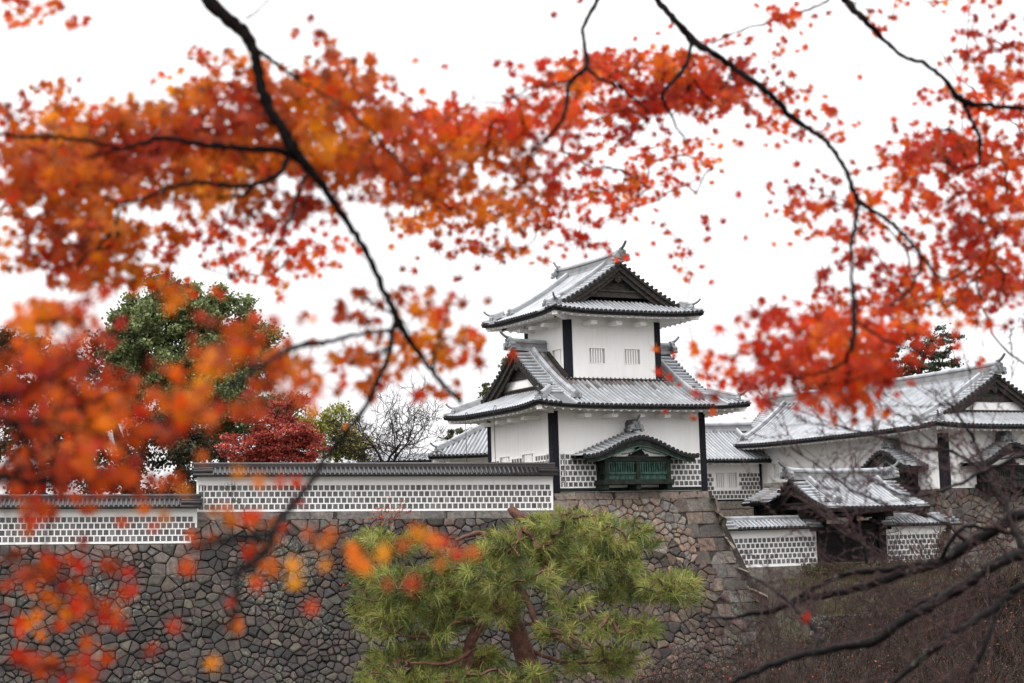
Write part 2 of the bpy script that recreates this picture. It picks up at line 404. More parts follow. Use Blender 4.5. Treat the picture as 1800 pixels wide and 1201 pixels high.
    def soffit(s, o, thick=.24, per=.58, amp=.15, rise=.30, sides=None):
        mb = MB(); 
        def wave(q): return -amp * (1 - np.abs(np.sin(PI * q / per)))
        ins = np.array([.22, .9, o + .05]); 
        for sg in (-1, 1):
            q = np.arange(-s.A, s.A, per / 12); rows = []
            for d in ins:
                x = np.clip(q, -(s.A - (d if s.hip[0] else .25)), s.A - (d if s.hip[1] else .25))
                z = s.ze + s.L(x, np.full_like(x, s.B)) - thick - .02 + wave(q) + rise * d / o
                rows.append(s.M(x, np.full_like(x, sg * (s.B - d)), z))
            rows = [rows[0] + np.array([0, 0, 1]) * ((thick * .5) - wave(q))[:, None]] + rows
            mb.grid(np.stack(rows))
        for e, sg in ((0, -1), (1, 1)):
            if not s.hip[e]: continue
            q = np.arange(-s.B, s.B, per / 12); rows = []
            for d in ins:
                y = np.clip(q, -(s.B - d), s.B - d)
                z = s.ze + s.L(np.full_like(y, s.A), y) - thick - .02 + wave(q) + rise * d / o
                rows.append(s.M(np.full_like(y, sg * (s.A - d)), y, z))
            rows = [rows[0] + np.array([0, 0, 1]) * ((thick * .5) - wave(q))[:, None]] + rows
            mb.grid(np.stack(rows))
        # corner beams and bracket arms
        for e, sx in ((0, -1), (1, 1)):
            if not s.hip[e]: continue
            for sy in (-1, 1):
                p0 = s.M(sx * (s.A - o), sy * (s.B - o), s.ze - thick - .1); p1 = s.M(sx * (s.A - .28), sy * (s.B - .28), s.ze + s.lift * .8 - thick - .24)
                mb.beam([p0, p1], .30, .26)
        return mb
    def brackets(s, mb, o, n, zb, sides=((0, -1),)):
        return mb
    def horn(s, mb, p, d, k=1.0):
        """upturned tile horn"""
        p = np.asarray(p, float); t = np.linspace(0, 1, 6)
        P = p[None] + d[None] * (t * .75 * k)[:, None] + np.array([0, 0, 1])[None] * (.42 * k * t ** 2.2)[:, None]
        mb.tube(P, np.array([.10, .10, .095, .09, .085, .08]) * k, 8, (.45, .45, .45))
    def oni(s, mb, p, d, k=1.0):
        """ridge-end tile: a plate with two scrolls and a boss"""
        p = np.asarray(p, float); d = np.asarray(d, float); q = np.array([-d[1], d[0], 0]); z = np.array([0, 0, 1.0])
        out = [(-.42, -.25), (-.34, .05), (-.26, .32), (0, .46), (.26, .32), (.34, .05), (.42, -.25)]
        F = [p + d * .12 * k + q * a * k + z * b * k for a, b in out]; Bk = [x - d * .26 * k for x in F]
        mb.poly(F, (.75, .75, .75)); mb.grid(np.stack([F, Bk]), (.7, .7, .7))
        for sg in (-1, 1):
            c = p + q * sg * .40 * k - z * .08 * k; mb.tube([c - d * .2 * k, c + d * .17 * k], .17 * k, 9, (.8, .8, .8))
            c = p + q * sg * .52 * k - z * .30 * k; mb.tube([c - d * .18 * k, c + d * .13 * k], .12 * k, 8, (.8, .8, .8))
            c = p + q * sg * .20 * k + z * .22 * k; mb.tube([c - d * .1 * k, c + d * .18 * k], .10 * k, 8, (.7, .7, .7))
        mb.tube([p, p + d * .2 * k], .15 * k, 8, (.5, .5, .5))
    def ridge_bits(s, h=.5, ext=.15, horn=True, both=True, k=1.0):
        mb = MB(); xa, xb = -s.xv(0) - ext, s.xv(1) + ext
        x = np.linspace(xa, xb, 14); cv = .12 * (np.abs(2 * (x - xa) / (xb - xa) - 1)) ** 3
        zt = s.ze + s.H
        P = s.M(x, np.zeros(14), zt - .12 + cv)
        mb.beam(P, .52, .20, c=(1, 1, 1)); mb.beam(P, .36, h - .08, z0=.2, c=(.72, .70, .69)); mb.beam(P, .50, .07, z0=h + .1, c=(.9, .9, .9))
        mb.tube(P + np.array([0, 0, h + .22]), .15, 8, (1.15, 1.17, 1.2))
        for e, sg, xx in ((0, -1, xa), (1, 1, xb)):
            p = s.M(xx, 0, zt + .30 + .12); s.oni(mb, p, sg * s.xd, .95 * k)
            if horn: s.horn(mb, s.M(xx - sg * .12, 0, zt + h + .22 + .12), sg * s.xd, k)
        return mb
    def down_ridges(s, dend=.9, k=1.0):
        out = []
        for e, sg in ((0, -1), (1, 1)):
            xx = sg * (s.xv(e) - 1.42)
            for ys in (-1, 1):
                mb = MB(); out.append(mb)
                dy = np.linspace(s.B - .3, dend, 12); y = ys * (s.B - dy); P = s.M(np.full(12, xx), y, s.zm(np.full(12, xx), y) + .03)
                mb.beam(P, .34, .24, c=(1, 1, 1)); mb.tube(P + np.array([0, 0, .32]), .12, 7, (1.25, 1.27, 1.3))
                s.oni(mb, P[-1] + np.array([0, 0, .22]), ys * s.yd, .62 * k)
                # second thin ridge beside the verge tiles
                P2 = s.M(np.full(12, sg * (s.xv(e) - 1.14)), y, s.zm(np.full(12, xx), y) + .03); mb.beam(P2, .10, .15, c=(1.2, 1.2, 1.2))
        return out
    def corner_ridges(s, k=1.0, horn=True):
        out = []
        for e, sx in ((0, -1), (1, 1)):
            if not s.hip[e]: continue
            for sy in (-1, 1):
                mb = MB(); out.append(mb)
                d = np.linspace(s.gv + .15, .55, 9); x = sx * (s.A - d); y = sy * (s.B - d); P = s.M(x, y, s.zm(x, y) + .02)
                mb.beam(P, .34, .26, c=(.95, .95, .95)); mb.tube(P + np.array([0, 0, .34]), .12, 7, (1.2, 1.2, 1.22))
                dd = P[-1] - P[-2]; dd[2] = 0; dd /= np.linalg.norm(dd)
                s.oni(mb, P[-1] + np.array([0, 0, .2]), dd, .6 * k)
                if horn: s.horn(mb, P[-1] + np.array([0, 0, .36]), dd, .75)
                # low ridge to the very corner
                d = np.linspace(.55, .05, 4); x = sx * (s.A - d); y = sy * (s.B - d); P = s.M(x, y, s.zm(x, y) + .02)
                mb.tube(P + np.array([0, 0, .06]), .11, 7, (1, 1, 1))
        return out
    def verge_board(s, e, hgt=.52):
        out = []; sg = (-1, 1)[e]; xv = s.xv(e); d0 = s.gv - .1 if s.hip[e] else .05
        for ys in (-1, 1):
            mb = MB(); out.append(mb)
            dy = np.linspace(d0, s.B, 18); y = ys * (s.B - dy); 
            for xx, top, bot, w in ((xv - .02, -.02, .18, .14), (xv - .16, -.15, hgt, .12), (xv - .34, -.2, hgt + .30, .14)):
                P = s.M(np.full(18, sg * xx), y, s.zm(np.full(18, xv), y)); z = np.array([0, 0, 1.0]); a = sg * s.xd * w / 2
                G = np.stack([P + a + z * top, P - a + z * top, P - a - z * bot, P + a - z * bot], 1); mb.grid(G, (1, 1, 1), closed=True)
                mb.poly(G[0])
        return out
    def gable_panel(s, e, zb, inset=None):
        mb = MB(); sg = (-1, 1)[e]; xw = s.A - s.gw if inset is None else s.A - inset
        y = np.linspace(-s.B, s.B, 41); z = s.zm(np.full(41, s.xv(e)), y) - .1
        k = z > zb; yy, zz = y[k], z[k]
        P = np.concatenate([s.M(np.full(len(yy), sg * xw), yy, zz), s.M(np.full(2, sg * xw), [yy[-1], yy[0]], [zb, zb])])
        mb.poly(P); return mb
    def gegyo(s, e, zb, size=1.0, band=True):
        """carved pendant, base beam and strut boards in front of the gable panel"""
        mb = MB(); sg = (-1, 1)[e]; xw = s.A - s.gw; zt = s.ze + s.H
        yb = [y for y in np.linspace(0, s.B, 60) if s.zm(s.xv(e), y) - .1 > zb][-1]
        if band:
            for z0, z1, o in ((zb - .12, zb + .22, .16), (zb + .22, zb + .32, .24)):
                P0 = s.M(sg * (xw - .05), -yb, z0); P1 = s.M(sg * (xw + o), yb, z1); mb.box(P0, P1)
        x = sg * (s.xv(e) - .36)
        shp = [(0, -.3), (.16, -.45), (.34, -.42), (.40, -.62), (.62, -.70), (.66, -.88), (.50, -.95), (.40, -.84), (.26, -.92), (.20, -1.15), (0, -1.30)]
        shp = shp + [(-a, b) for a, b in shp[-2:0:-1]]
        Fp = [s.M(x + sg * .07, a * size, zt + b * size) for a, b in shp]; Bp = [s.M(x - sg * .07, a * size, zt + b * size) for a, b in shp]
        mb.poly(Fp); mb.grid(np.stack([Fp + [Fp[0]], Bp + [Bp[0]]]))
        for a, b, r in ((0, -.72, .12), (.30, -.72, .09), (-.30, -.72, .09), (0, -1.02, .09)):
            p = s.M(x, a * size, zt + b * size); mb.tube([p, p + sg * s.xd * .14], r * size, 9, (.5, .5, .5))
        return mb

def full_roof(root, R, o, stain=None, gable_mats=('old_wood', 'old_wood'), gz=None, ridge_h=.5, soff=True, brackets=None, verges=(0, 1), k=1.0, horn=True, roofmat_='lead_roof', ridgemat='ridge_lead', dend=.9, gsize=1.0, per=.58):
    mb = R.sheet(); ends = R.rolls(mb, stain)
    ro = part(mb, 'roof', roofmat_, root)
    part(R.eave(ends), 'eave_tiles', 'eave_tile', root, sub=ro)
    part(R.ridge_bits(ridge_h, k=k, horn=horn), 'main_ridge', ridgemat, root, sub=ro)
    for q in R.down_ridges(dend, k): part(q, 'descending_ridge', ridgemat, root, sub=ro)
    for q in R.corner_ridges(k): part(q, 'corner_ridge', ridgemat, root, sub=ro)
    if soff: part(R.soffit(o, per=per), 'eave_soffit', 'plaster', root)
    for i, e in enumerate(verges):
        for q in R.verge_board(e): part(q, 'bargeboard', 'old_wood', root)
        zb = gz if gz is not None else R.ze + R.h(R.gw) + .15
        part(R.gable_panel(e, zb), 'gable_panel', gable_mats[i], root)
        if gable_mats[i] == 'plaster': part(R.gable_panel(e, zb + .32 * (R.ze + R.H - zb), R.gw - .06), 'gable_board', 'old_wood', root)
        part(R.gegyo(e, zb, gsize), 'gable_carving', 'old_wood', root)
    return ro

def holed(mb, axis, c, a0, a1, z0, z1, holes, depth, sgn):
    """a wall sheet at axis=c with real recesses; sgn = inward direction along the axis"""
    xs = sorted({a0, a1, *[h[0] for h in holes], *[h[1] for h in holes]}); zs = sorted({z0, z1, *[h[2] for h in holes], *[h[3] for h in holes]})
    def pt(a, z, d=0): return (a, c + sgn * d, z) if axis == 'v' else (c + sgn * d, a, z)
    for i in range(len(xs) - 1):
        for j in range(len(zs) - 1):
            mx, mz = (xs[i] + xs[i + 1]) / 2, (zs[j] + zs[j + 1]) / 2
            if any(h[0] < mx < h[1] and h[2] < mz < h[3] for h in holes): continue
            mb.poly([pt(xs[i], zs[j]), pt(xs[i + 1], zs[j]), pt(xs[i + 1], zs[j + 1]), pt(xs[i], zs[j + 1])])
    for h in holes:
        x0, x1, y0, y1 = h; q = [(x0, y0), (x1, y0), (x1, y1), (x0, y1)]
        for k in range(4): mb.poly([pt(*q[k]), pt(*q[(k + 1) % 4]), pt(*q[(k + 1) % 4], depth), pt(*q[k], depth)])
        mb.poly([pt(*p, depth) for p in q])
def win_bars(root, axis, c, h, sgn, n=5, mid=False):
    mb = MB(); x0, x1, z0, z1 = h; w = (x1 - x0)
    xs = [x0 + w * (i + 1) / (n + 1) for i in range(n)]
    for i, x in enumerate(xs):
        b = w / (n + 1) * .27
        if mid and i == n // 2: b *= 2.3
        if axis == 'v': mb.box((x - b, c + sgn * .03, z0 + .002), (x + b, c + sgn * .11, z1 - .002))
        else: mb.box((c + sgn * .03, x - b, z0 + .002), (c + sgn * .11, x + b, z1 - .002))
    fr = part(mb, 'window_bars', 'plaster', root)
    f = MB(); t = .05                                                   # slim raised frame round the opening
    for a0, a1, b0, b1 in ((x0 - t, x1 + t, z0 - t, z0), (x0 - t, x1 + t, z1, z1 + t), (x0 - t, x0, z0, z1), (x1, x1 + t, z0, z1)):
        if axis == 'v': f.box((a0, c - sgn * .025, b0), (a1, c + sgn * .05, b1))
        else: f.box((c - sgn * .025, a0, b0), (c + sgn * .05, a1, b1))
    part(f, 'window_frame', 'plaster', root, sub=fr)
def namako(mb, axis, c, a0, a1, z0, rows, pw, ph, tw, th, sgn, slant=(0, 0), holes=(), r0=0):
    """square wall tiles in staggered rows, 8 mm proud of the plaster"""
    if not hasattr(mb, 'jm'): mb.jm = MB()
    J = mb.jm; gx, gy = pw - tw, ph - th; j0, j1 = c - sgn * .030, c + sgn * .02
    def jb(x0, x1, z0_, z1_):
        if x1 - x0 < .01: return
        if axis == 'v': J.box((x0, j0, z0_), (x1, j1, z1_))
        else: J.box((j0, x0, z0_), (j1, x1, z1_))
    for r in range(r0, r0 + rows):
        zb = z0 + (r - r0) * ph; lo = a0 + slant[0] * (zb + th / 2); hi = a1 + slant[1] * (zb + th / 2)
        off = (r % 2) * pw / 2; k = math.floor((lo - off) / pw) - 1
        x = off + k * pw
        while x < hi:
            l, h = max(x, lo), min(x + tw, hi); x += pw
            if not any(q[0] < l + tw + gx / 2 < q[1] and q[2] < zb + th / 2 < q[3] for q in holes): jb(max(lo, l + tw + .012), min(hi, l + tw + gx - .012), zb + .004, zb + th - .004)
            if not any(q[0] < (l + h) / 2 < q[1] and q[2] < zb + th + gy / 2 < q[3] for q in holes): jb(max(lo, l), min(hi, l + pw - .001), zb + th + .012, zb + ph - .012)
            if h - l < .05: continue
            if any(q[0] < (l + h) / 2 < q[1] and q[2] < zb + th / 2 < q[3] for q in holes): continue
            g = rnd.choice([.09, .11, .13, .15, .185, .12]) * rnd.uniform(.8, 1.15)
            col = (g * 1.02, g * .99, g * .99)
            p = c - sgn * .008
            if axis == 'v': mb.box((l, p, zb), (h, c + sgn * .02, zb + th), col)
            else: mb.box((p, l, zb), (c + sgn * .02, h, zb + th), col)
def karahafu(root, f, hw, depth, zt_wall, z_end, z_front, box_hw, zb, zl, tilt=0, wall_end_tone=.45, ridge=True, mats=('copper', 'copper_dark')):
    """bay with a bow-shaped gable; f(x, y, z): x along the wall, y outward from it"""
    fm = lambda x, y, z: np.stack([np.asarray(a, float) for a in f(*np.broadcast_arrays(np.asarray(x, float), np.asarray(y, float), np.asarray(z, float)))], -1)
    X = lambda x: np.abs(x) / hw
    def z(x, y):
        t = np.clip(np.asarray(y, float) / depth, 0, 1)
        tri = z_end + .1 + (zt_wall - z_end - .1) * (1 - X(x)); bell = z_end + (z_front - z_end) * .5 * (1 + np.cos(PI * np.clip(X(x), 0, 1) ** .92)) + .12 * X(x) ** 6
        s_ = np.clip(t, 0, 1) ** .85
        return tri * (1 - s_) + bell * s_
    mb = MB(); xs = np.linspace(-hw, hw, 41); ys = np.linspace(0, depth, 9); GX, GY = np.meshgrid(xs, ys)
    mb.grid(fm(GX, GY, z(GX, GY)), (.6, .6, .6)); caps = []
    sd = fm(1, 0, 0) - fm(0, 0, 0); od = fm(0, 1, 0) - fm(0, 0, 0)
    for x in np.arange(-hw + .1, hw, .30):
        yy = np.linspace(.02, depth, 9); P = fm(np.full(9, x), yy, z(np.full(9, x), yy) + .01)
        t = fm(x + .1, depth, z(x + .1, depth)) - fm(x - .1, depth, z(x - .1, depth)); t /= np.linalg.norm(t)
        c = jit(8, .08, 1.9); c[:2] *= wall_end_tone; c[2] *= .8  # rolls darker at the wall end, paler toward the bay front
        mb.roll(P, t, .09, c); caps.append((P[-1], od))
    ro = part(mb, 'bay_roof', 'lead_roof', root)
    ev = MB()
    for p, d in caps: ev.tube([p - d * .1, p + d * .05], .11, 8, (1.3, 1.3, 1.3))
    Pf = fm(xs, np.full(41, depth - .03), z(xs, np.full(41, depth)) - .02)
    for dpt, y0, y1 in ((.16, depth - .10, depth + .0),):
        Zt = z(xs, np.full(41, depth)) - .015
        G = np.stack([fm(xs, np.full(41, y1), Zt), fm(xs, np.full(41, y1), Zt - dpt), fm(xs, np.full(41, y0), Zt - dpt), fm(xs, np.full(41, 0.0), Zt * .0 + z(xs, np.zeros(41)) - .2)])
        ev.grid(G)
    part(ev, 'bay_eave_tiles', 'eave_tile', root, sub=ro)
    bd = MB()                                                            # bow-shaped gable board
    x2 = np.linspace(-hw + .25, hw - .25, 41); Zt = z(x2, np.full(41, depth)) - .17; th = .34 + .10 * np.cos(PI * x2 / hw)
    G = np.stack([fm(x2, np.full(41, depth - .10), Zt), fm(x2, np.full(41, depth - .10), Zt - th), fm(x2, np.full(41, depth - .24), Zt - th), fm(x2, np.full(41, depth - .24), Zt)], 1)
    bd.grid(G, closed=True)
    part(bd, 'bow_gable_board', mats[1], root)
    tr = MB()                                                            # green trim under the board
    tr.tube(fm(x2[4:-4], np.full(33, depth - .10), Zt[4:-4] - th[4:-4] + .02), .035, 6)
    w = box_hw * .62
    for sg in (-1, 1):
        q = np.linspace(0, 1, 12); tr.tube(fm(sg * w * q, np.full(12, depth - .12), Zt[20] - th[20] - .10 - .32 * np.abs(np.sin(PI * q * 1.0)) * .5 - .35 * q ** 2), .05, 6)
    part(tr, 'gable_trim', mats[0], root)
    pl = MB(); yb = depth - .55
    xx = np.linspace(-box_hw, box_hw, 21); zz = z(xx, np.full(21, depth)) - .45
    pl.poly(np.concatenate([fm(xx, np.full(21, yb + .02), np.maximum(zz, zl + .32)), fm(np.array([box_hw, -box_hw]), np.full(2, yb + .02), np.full(2, zl + .30))]))
    part(pl, 'gable_panel', 'plaster', root)
    ca = MB()                                                            # frog-leg strut carving
    sh = [(-.95, .0), (-.8, .16), (-.6, .1), (-.45, .3), (-.3, .42), (-.2, .55), (0, .62), (.2, .55), (.3, .42), (.45, .3), (.6, .1), (.8, .16), (.95, 0)]
    for y0 in (yb + .06, ):
        A_ = [fm(a * .8, y0 + .06, zl + .32 + b * .9) for a, b in sh]; B_ = [fm(a * .8, y0, zl + .32 + b * .9) for a, b in sh]
        ca.poly(A_); ca.grid(np.stack([A_, B_]))
    part(ca, 'strut_carving', 'gate_wood', root)
    def bx(mb, x0, x1, y0, y1, z0, z1): mb.box(fm(x0, y0, z0), fm(x1, y1, z1))
    fr = MB(); bx(fr, -box_hw - .18, box_hw + .18, 0, yb + .06, zl, zl + .30); bx(fr, -box_hw - .3, box_hw + .3, 0, yb + .14, zb - .02, zb + .28)
    for x in (-box_hw, 0, box_hw): bx(fr, x - .13, x + .13, yb - .16, yb + .03, zb + .28, zl)
    for x in (-box_hw - .05, 0.0, box_hw + .05): bx(fr, x - .16, x + .16, 0, yb + .02, zb - .32, zb - .021)
    for x in (-box_hw, box_hw): bx(fr, x - .13, x + .13, 0, .16, zb + .28, zl)
    part(fr, 'bay_frame', mats[1], root)
    ba = MB(); bx(ba, -box_hw - .02, box_hw + .02, .05, yb - .22, zb + .28, zl)
    part(ba, 'bay_body', 'gate_wood', root)
    lt = MB(); zm_ = zb + .28 + (zl - zb - .28) * .34
    for x in np.arange(-box_hw + .22, box_hw - .1, .17):
        if abs(x) < .16: continue
        bx(lt, x - .042, x + .042, yb - .14, yb - .05, zm_ + .08, zl - .1)
    for y in np.arange(.3, yb - .2, .2):
        for sg in (-1, 1): bx(lt, sg * box_hw - .04, sg * box_hw + .06, y - .04, y + .04, zm_, zl - .05)
    part(lt, 'bay_lattice', mats[0], root)
    rl = MB()
    for x0, x1 in ((-box_hw + .132, -.132), (.132, box_hw - .132)):
        bx(rl, x0, x1, yb - .15, yb - .02, zm_ - .06, zm_ + .08); bx(rl, x0, x1, yb - .15, yb - .04, zl - .12, zl - .003)
        bx(rl, x0, x1, yb - .20, yb - .1, zb + .285, zm_ - .063)
    part(rl, 'bay_rail', mats[0], root)
    if ridge:
        rg = MB(); P = fm(np.zeros(4), np.linspace(0, depth * .62, 4), np.full(4, zt_wall - .05))
        rg.beam(P, .55, .18, c=(.35, .34, .33)); rg.beam(P, .36, .36, z0=.18, c=(.3, .3, .3)); rg.tube(P + np.array([0, 0, .58]), .13, 8, (.4, .4, .4))
        d = od / np.linalg.norm(od); R0 = Roof(0, 0, 0, 1, 1, 0, 1); R0.oni(rg, P[-1] + np.array([0, 0, .28]), d, .85); R0.horn(rg, P[-1] + np.array([0, 0, .58]) - d * .1, d, .8)
        part(rg, 'bay_ridge', 'ridge_lead', root, sub=ro)

# ------------------------------------------------------------------ dry stone faces (every stone its own bulged block)
def clip(poly, n, d):
    o = []; m = len(poly)
    for i in range(m):
        a, b = poly[i], poly[(i + 1) % m]; da = a[0] * n[0] + a[1] * n[1] - d; db = b[0] * n[0] + b[1] * n[1] - d
        if da <= 0: o.append(a)
        if (da < 0 < db) or (db < 0 < da): t = da / (da - db); o.append((a[0] + (b[0] - a[0]) * t, a[1] + (b[1] - a[1]) * t))
    return o
def stones(fmap, W_, H_, cell, colf, bound=None, blocks=(), cap_h=0.0, cap_col=None, jitter=.46, cap_s=None, keepf=None):
    """fmap(s, t, h) -> 3D; s along the face, t down it, h out of it. returns stones mesh and backing mesh"""
    mb = MB(); seeds = []; t = cap_h
    row = 0
    while t < H_ + cell:
        k = cell * (1 + .10 * math.sin(row * 2.1)); n = int(W_ / (k * 1.18)) + 2
        for i in range(-1, n + 1):
            s_ = (i + (row % 2) * .5 + rnd.uniform(-jitter, jitter) * .8) * k * 1.18
            q_ = rnd.random()
            if q_ < .24: continue
            seeds.append((s_, t + k * .5 + rnd.uniform(-jitter, jitter) * k * .72))
            for _ in range((q_ > .70) + (q_ > .86) + (q_ > .94)): seeds.append((s_ + rnd.uniform(-.7, .7) * k, t + k * rnd.uniform(-.1, 1.1)))
        t += k * .86; row += 1
    sd = np.array(seeds); KS = np.array([1.0, 1.22]); mn = cell * nr.choice([.42, .58, .80, 1.02], len(sd), p=[.16, .28, .36, .20])
    for _ in range(5):
        q = sd * KS
        for i0 in range(0, len(q), 400):
            D = q[i0:i0 + 400, None] - q[None]; d = np.hypot(D[..., 0], D[..., 1]); tgt = .5 * (mn[i0:i0 + 400, None] + mn[None]); w = np.where((d < tgt) & (d > 1e-6), (tgt - d) / (d + 1e-6) * .28, 0)
            sd[i0:i0 + 400] += (D * w[..., None]).sum(1) / KS
    bl = list(blocks)
    def stone(P, c, hgt, rough=True):
        m = len(P)
        if m < 3: return
        P = np.array(P)
        if rough:
            N = np.roll(P, -1, 0); L = np.linalg.norm(N - P, axis=1)[:, None]; k = np.minimum(.20, .075 / (L + 1e-6))
            P = np.stack([P + (N - P) * k * nr.uniform(.6, 1.2, (m, 1)), P + (N - P) * .5, P + (N - P) * (1 - k * nr.uniform(.6, 1.2, (m, 1)))], 1).reshape(-1, 2)
            ce = P.mean(0); P = P + (ce - P) * nr.uniform(0, .04, (len(P), 1))
        ce = P.mean(0); ar = np.ptp(P[:, 0]) * np.ptp(P[:, 1])
        if ar < .004: return
        rad = np.linalg.norm(P - ce, axis=1)
        g = min(.013, rad.min() * .3)
        tl = np.array([rnd.uniform(-.14, .14), rnd.uniform(-.14, .14)])
        rings = []; h0 = rnd.uniform(-.03, .04) if rough else 0.0
        for f_, add, hh in ((1, g * .25, -.10), (1, g * .5, -.01), (.94, g * .8, .55), (.66, g, .9)):
            Q = ce + (P - ce) * np.maximum(.05, (rad * f_ - add) / rad)[:, None]
            z = (hh * hgt if hh > 0 else hh * 1.0) + (h0 if hh > -.1 else 0)
            rings.append(np.concatenate([Q, (z + ((Q - ce) @ tl) * (1 if hh > 0 else .3))[:, None]], 1))
        G = np.stack(rings); xyz = fmap(G[..., 0], G[..., 1], G[..., 2])
        mb.grid(xyz, c, closed=True); mb.poly(xyz[-1], tuple(c))
    for i in range(len(sd)):
        p = sd[i]
        if p[0] < -.3 or p[0] > W_ + .3: continue
        R = cell * 1.9; poly = [(p[0] - R, p[1] - R), (p[0] + R, p[1] - R), (p[0] + R, p[1] + R), (p[0] - R, p[1] + R)]
        dd = sd - p; near = np.where((np.abs(dd[:, 0]) < R * 2) & (np.abs(dd[:, 1]) < R * 2))[0]
        near = near[np.argsort((dd[near] ** 2).sum(1))][1:22]
        for j in near:
            n = dd[j] * np.array([1.0, 1.49]); mdp = (sd[j] + p) / 2; poly = clip(poly, n, mdp @ n)
            if len(poly) < 3: break
        for n, d in ((( 0, -1), -cap_h), ((0, 1), H_), *( [] if bound is None else bound)):
            if len(poly) >= 3: poly = clip(poly, n, d)
        if len(poly) < 3: continue
        ce = np.mean(poly, 0)
        if any(b[0] < ce[0] < b[1] and b[2] < ce[1] < b[3] for b in bl): continue
        if keepf is not None and not keepf(*ce): continue
        # small chips between the big stones
        stone(poly, colf(ce[0], ce[1]), rnd.uniform(.04, .15))
    for b in bl: stone([(b[0], b[2]), (b[1], b[2]), (b[1], b[3]), (b[0], b[3])], b[4], .03, False)
    if cap_h:
        s_, W_ = cap_s or (0.0, W_)
        while s_ < W_:
            w = rnd.uniform(1.2, 2.3); w = min(w, W_ - s_); c = np.array(cap_col) * rnd.uniform(.75, 1.15)
            if w > .2: stone([(s_, 0), (s_ + w, 0), (s_ + w, cap_h), (s_, cap_h)], c, .02, False)
            s_ += w
    return mb
def backing(fmap, poly, h=-.055):
    mb = MB(); back_grid(mb, fmap, poly, h); return mb
def back_grid(mb, fmap, poly, h=-.055):
    P = np.array(poly, float); t = np.linspace(0, 1, 16)[:, None]; L = P[0] * (1 - t) + P[3] * t; Rr = P[1] * (1 - t) + P[2] * t
    G = np.stack([L, Rr], 1); mb.grid(fmap(G[..., 0], G[..., 1], np.full(G.shape[:2], h)))

# ------------------------------------------------------------------ the turret
tur = thing('castle_turret', 'white two-storey castle turret with grey tiled roofs, black corner edges and a green bay', 'turret', T, (5.5, 4.25, 0))
tw_holes = []
mb = MB(); BZ = 5.35
side_win = [(1.3, 2.35, 1.72, 2.42), (4.3, 5.3, 1.72, 2.42)]
holed(mb, 'v', 0, 0, 11.05, 0.0, BZ, [], .22, 1)
holed(mb, 'u', 0, 0, 8.5, 0.0, BZ, [(2.5, 3.9, 1.5, 2.5), (5.6, 6.9, 1.5, 2.5)], .24, 1)
holed(mb, 'u', 11.05, 0, 8.5, 0, BZ, [], .2, -1); holed(mb, 'v', 8.5, 0, 11.05, 0, BZ, [], .2, -1)
lower = part(mb, 'lower_wall', 'plaster', tur)
for h in ((2.5, 3.9, 1.5, 2.5), (5.6, 6.9, 1.5, 2.5)): win_bars(tur, 'u', 0, h, 1, 3, True)
mb = MB(); namako(mb, 'v', 0, .50, 2.98, .34, 6, .347, .338, .262, .255, 1); namako(mb, 'v', 0, 7.9, 10.62, .34, 6, .347, .338, .262, .255, 1)
namako(mb, 'u', 0, .50, 8.1, .34, 6, .347, .338, .262, .255, 1, holes=[(2.3, 4.1, 1.3, 2.7), (5.4, 7.1, 1.3, 2.7)])
part(mb, 'wall_tiles', 'tile_square', tur)
mb = MB(); mb.box((.42, -.03, .03), (10.63, .0, .25)); mb.box((-.03, .42, .03), (0, 8.08, .25)); part(mb, 'sill_beam', 'copper_dark', tur)
def corners(mb, u0, u1, v0, v1, z0, z1, w=.42, p=.035):
    for (cu, su) in ((u0, 1), (u1, -1)):
        for (cv, sv) in ((v0, 1), (v1, -1)):
            yield cu, su, cv, sv
for cu, su, cv, sv in corners(None, 0, 11.05, 0, 8.5, 0, 0):
    mb = MB(); mb.box((cu - su * .035, cv - sv * .035, -.02), (cu + su * .42, cv + sv * .42, 4.93)); part(mb, 'corner_edge', 'black_corner', tur)
for cu, su, cv, sv in corners(None, 2.1, 8.95, 1.55, 6.95, 0, 0):
    mb = MB(); mb.box((cu - su * .035, cv - sv * .035, 6.9), (cu + su * .40, cv + sv * .40, 10.80)); part(mb, 'corner_edge', 'black_corner', tur)
mb = MB(); w1, w2 = (3.72, 4.82, 8.10, 9.02), (6.30, 7.40, 8.10, 9.02)
holed(mb, 'v', 1.55, 2.1, 8.95, 6.6, 11.3, [w1, w2], .24, 1); holed(mb, 'u', 2.1, 1.55, 6.95, 6.6, 11.3, [(2.25, 3.35, 8.10, 9.02)], .24, 1)
holed(mb, 'u', 8.95, 1.55, 6.95, 6.6, 11.3, [], .2, -1); holed(mb, 'v', 6.95, 2.1, 8.95, 6.6, 11.3, [], .2, -1)
part(mb, 'upper_wall', 'plaster', tur)
for w in (w1, w2): win_bars(tur, 'v', 1.55, w, 1, 5)
win_bars(tur, 'u', 2.1, (2.25, 3.35, 8.10, 9.02), 1, 3, True)
R1 = Roof(5.525, 4.25, 0, 7.675, 6.4, 5.15, 3.95, .66, .26, gv=1.8, gw=2.55)
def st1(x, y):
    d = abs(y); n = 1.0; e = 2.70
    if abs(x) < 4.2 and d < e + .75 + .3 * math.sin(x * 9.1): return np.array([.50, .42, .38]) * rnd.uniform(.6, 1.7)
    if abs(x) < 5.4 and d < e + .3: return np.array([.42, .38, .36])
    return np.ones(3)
lower_roof = full_roof(tur, R1, 2.15, st1, ('plaster', 'plaster'), gz=6.35, ridge_h=.42)
mb = MB()
mb.box((2.0, 1.36, 6.78), (9.05, 1.548, 7.12)); mb.box((1.9, 1.26, 7.0), (9.15, 1.36, 7.1)); mb.box((1.92, 1.28, 6.78), (9.13, 1.36, 6.85))
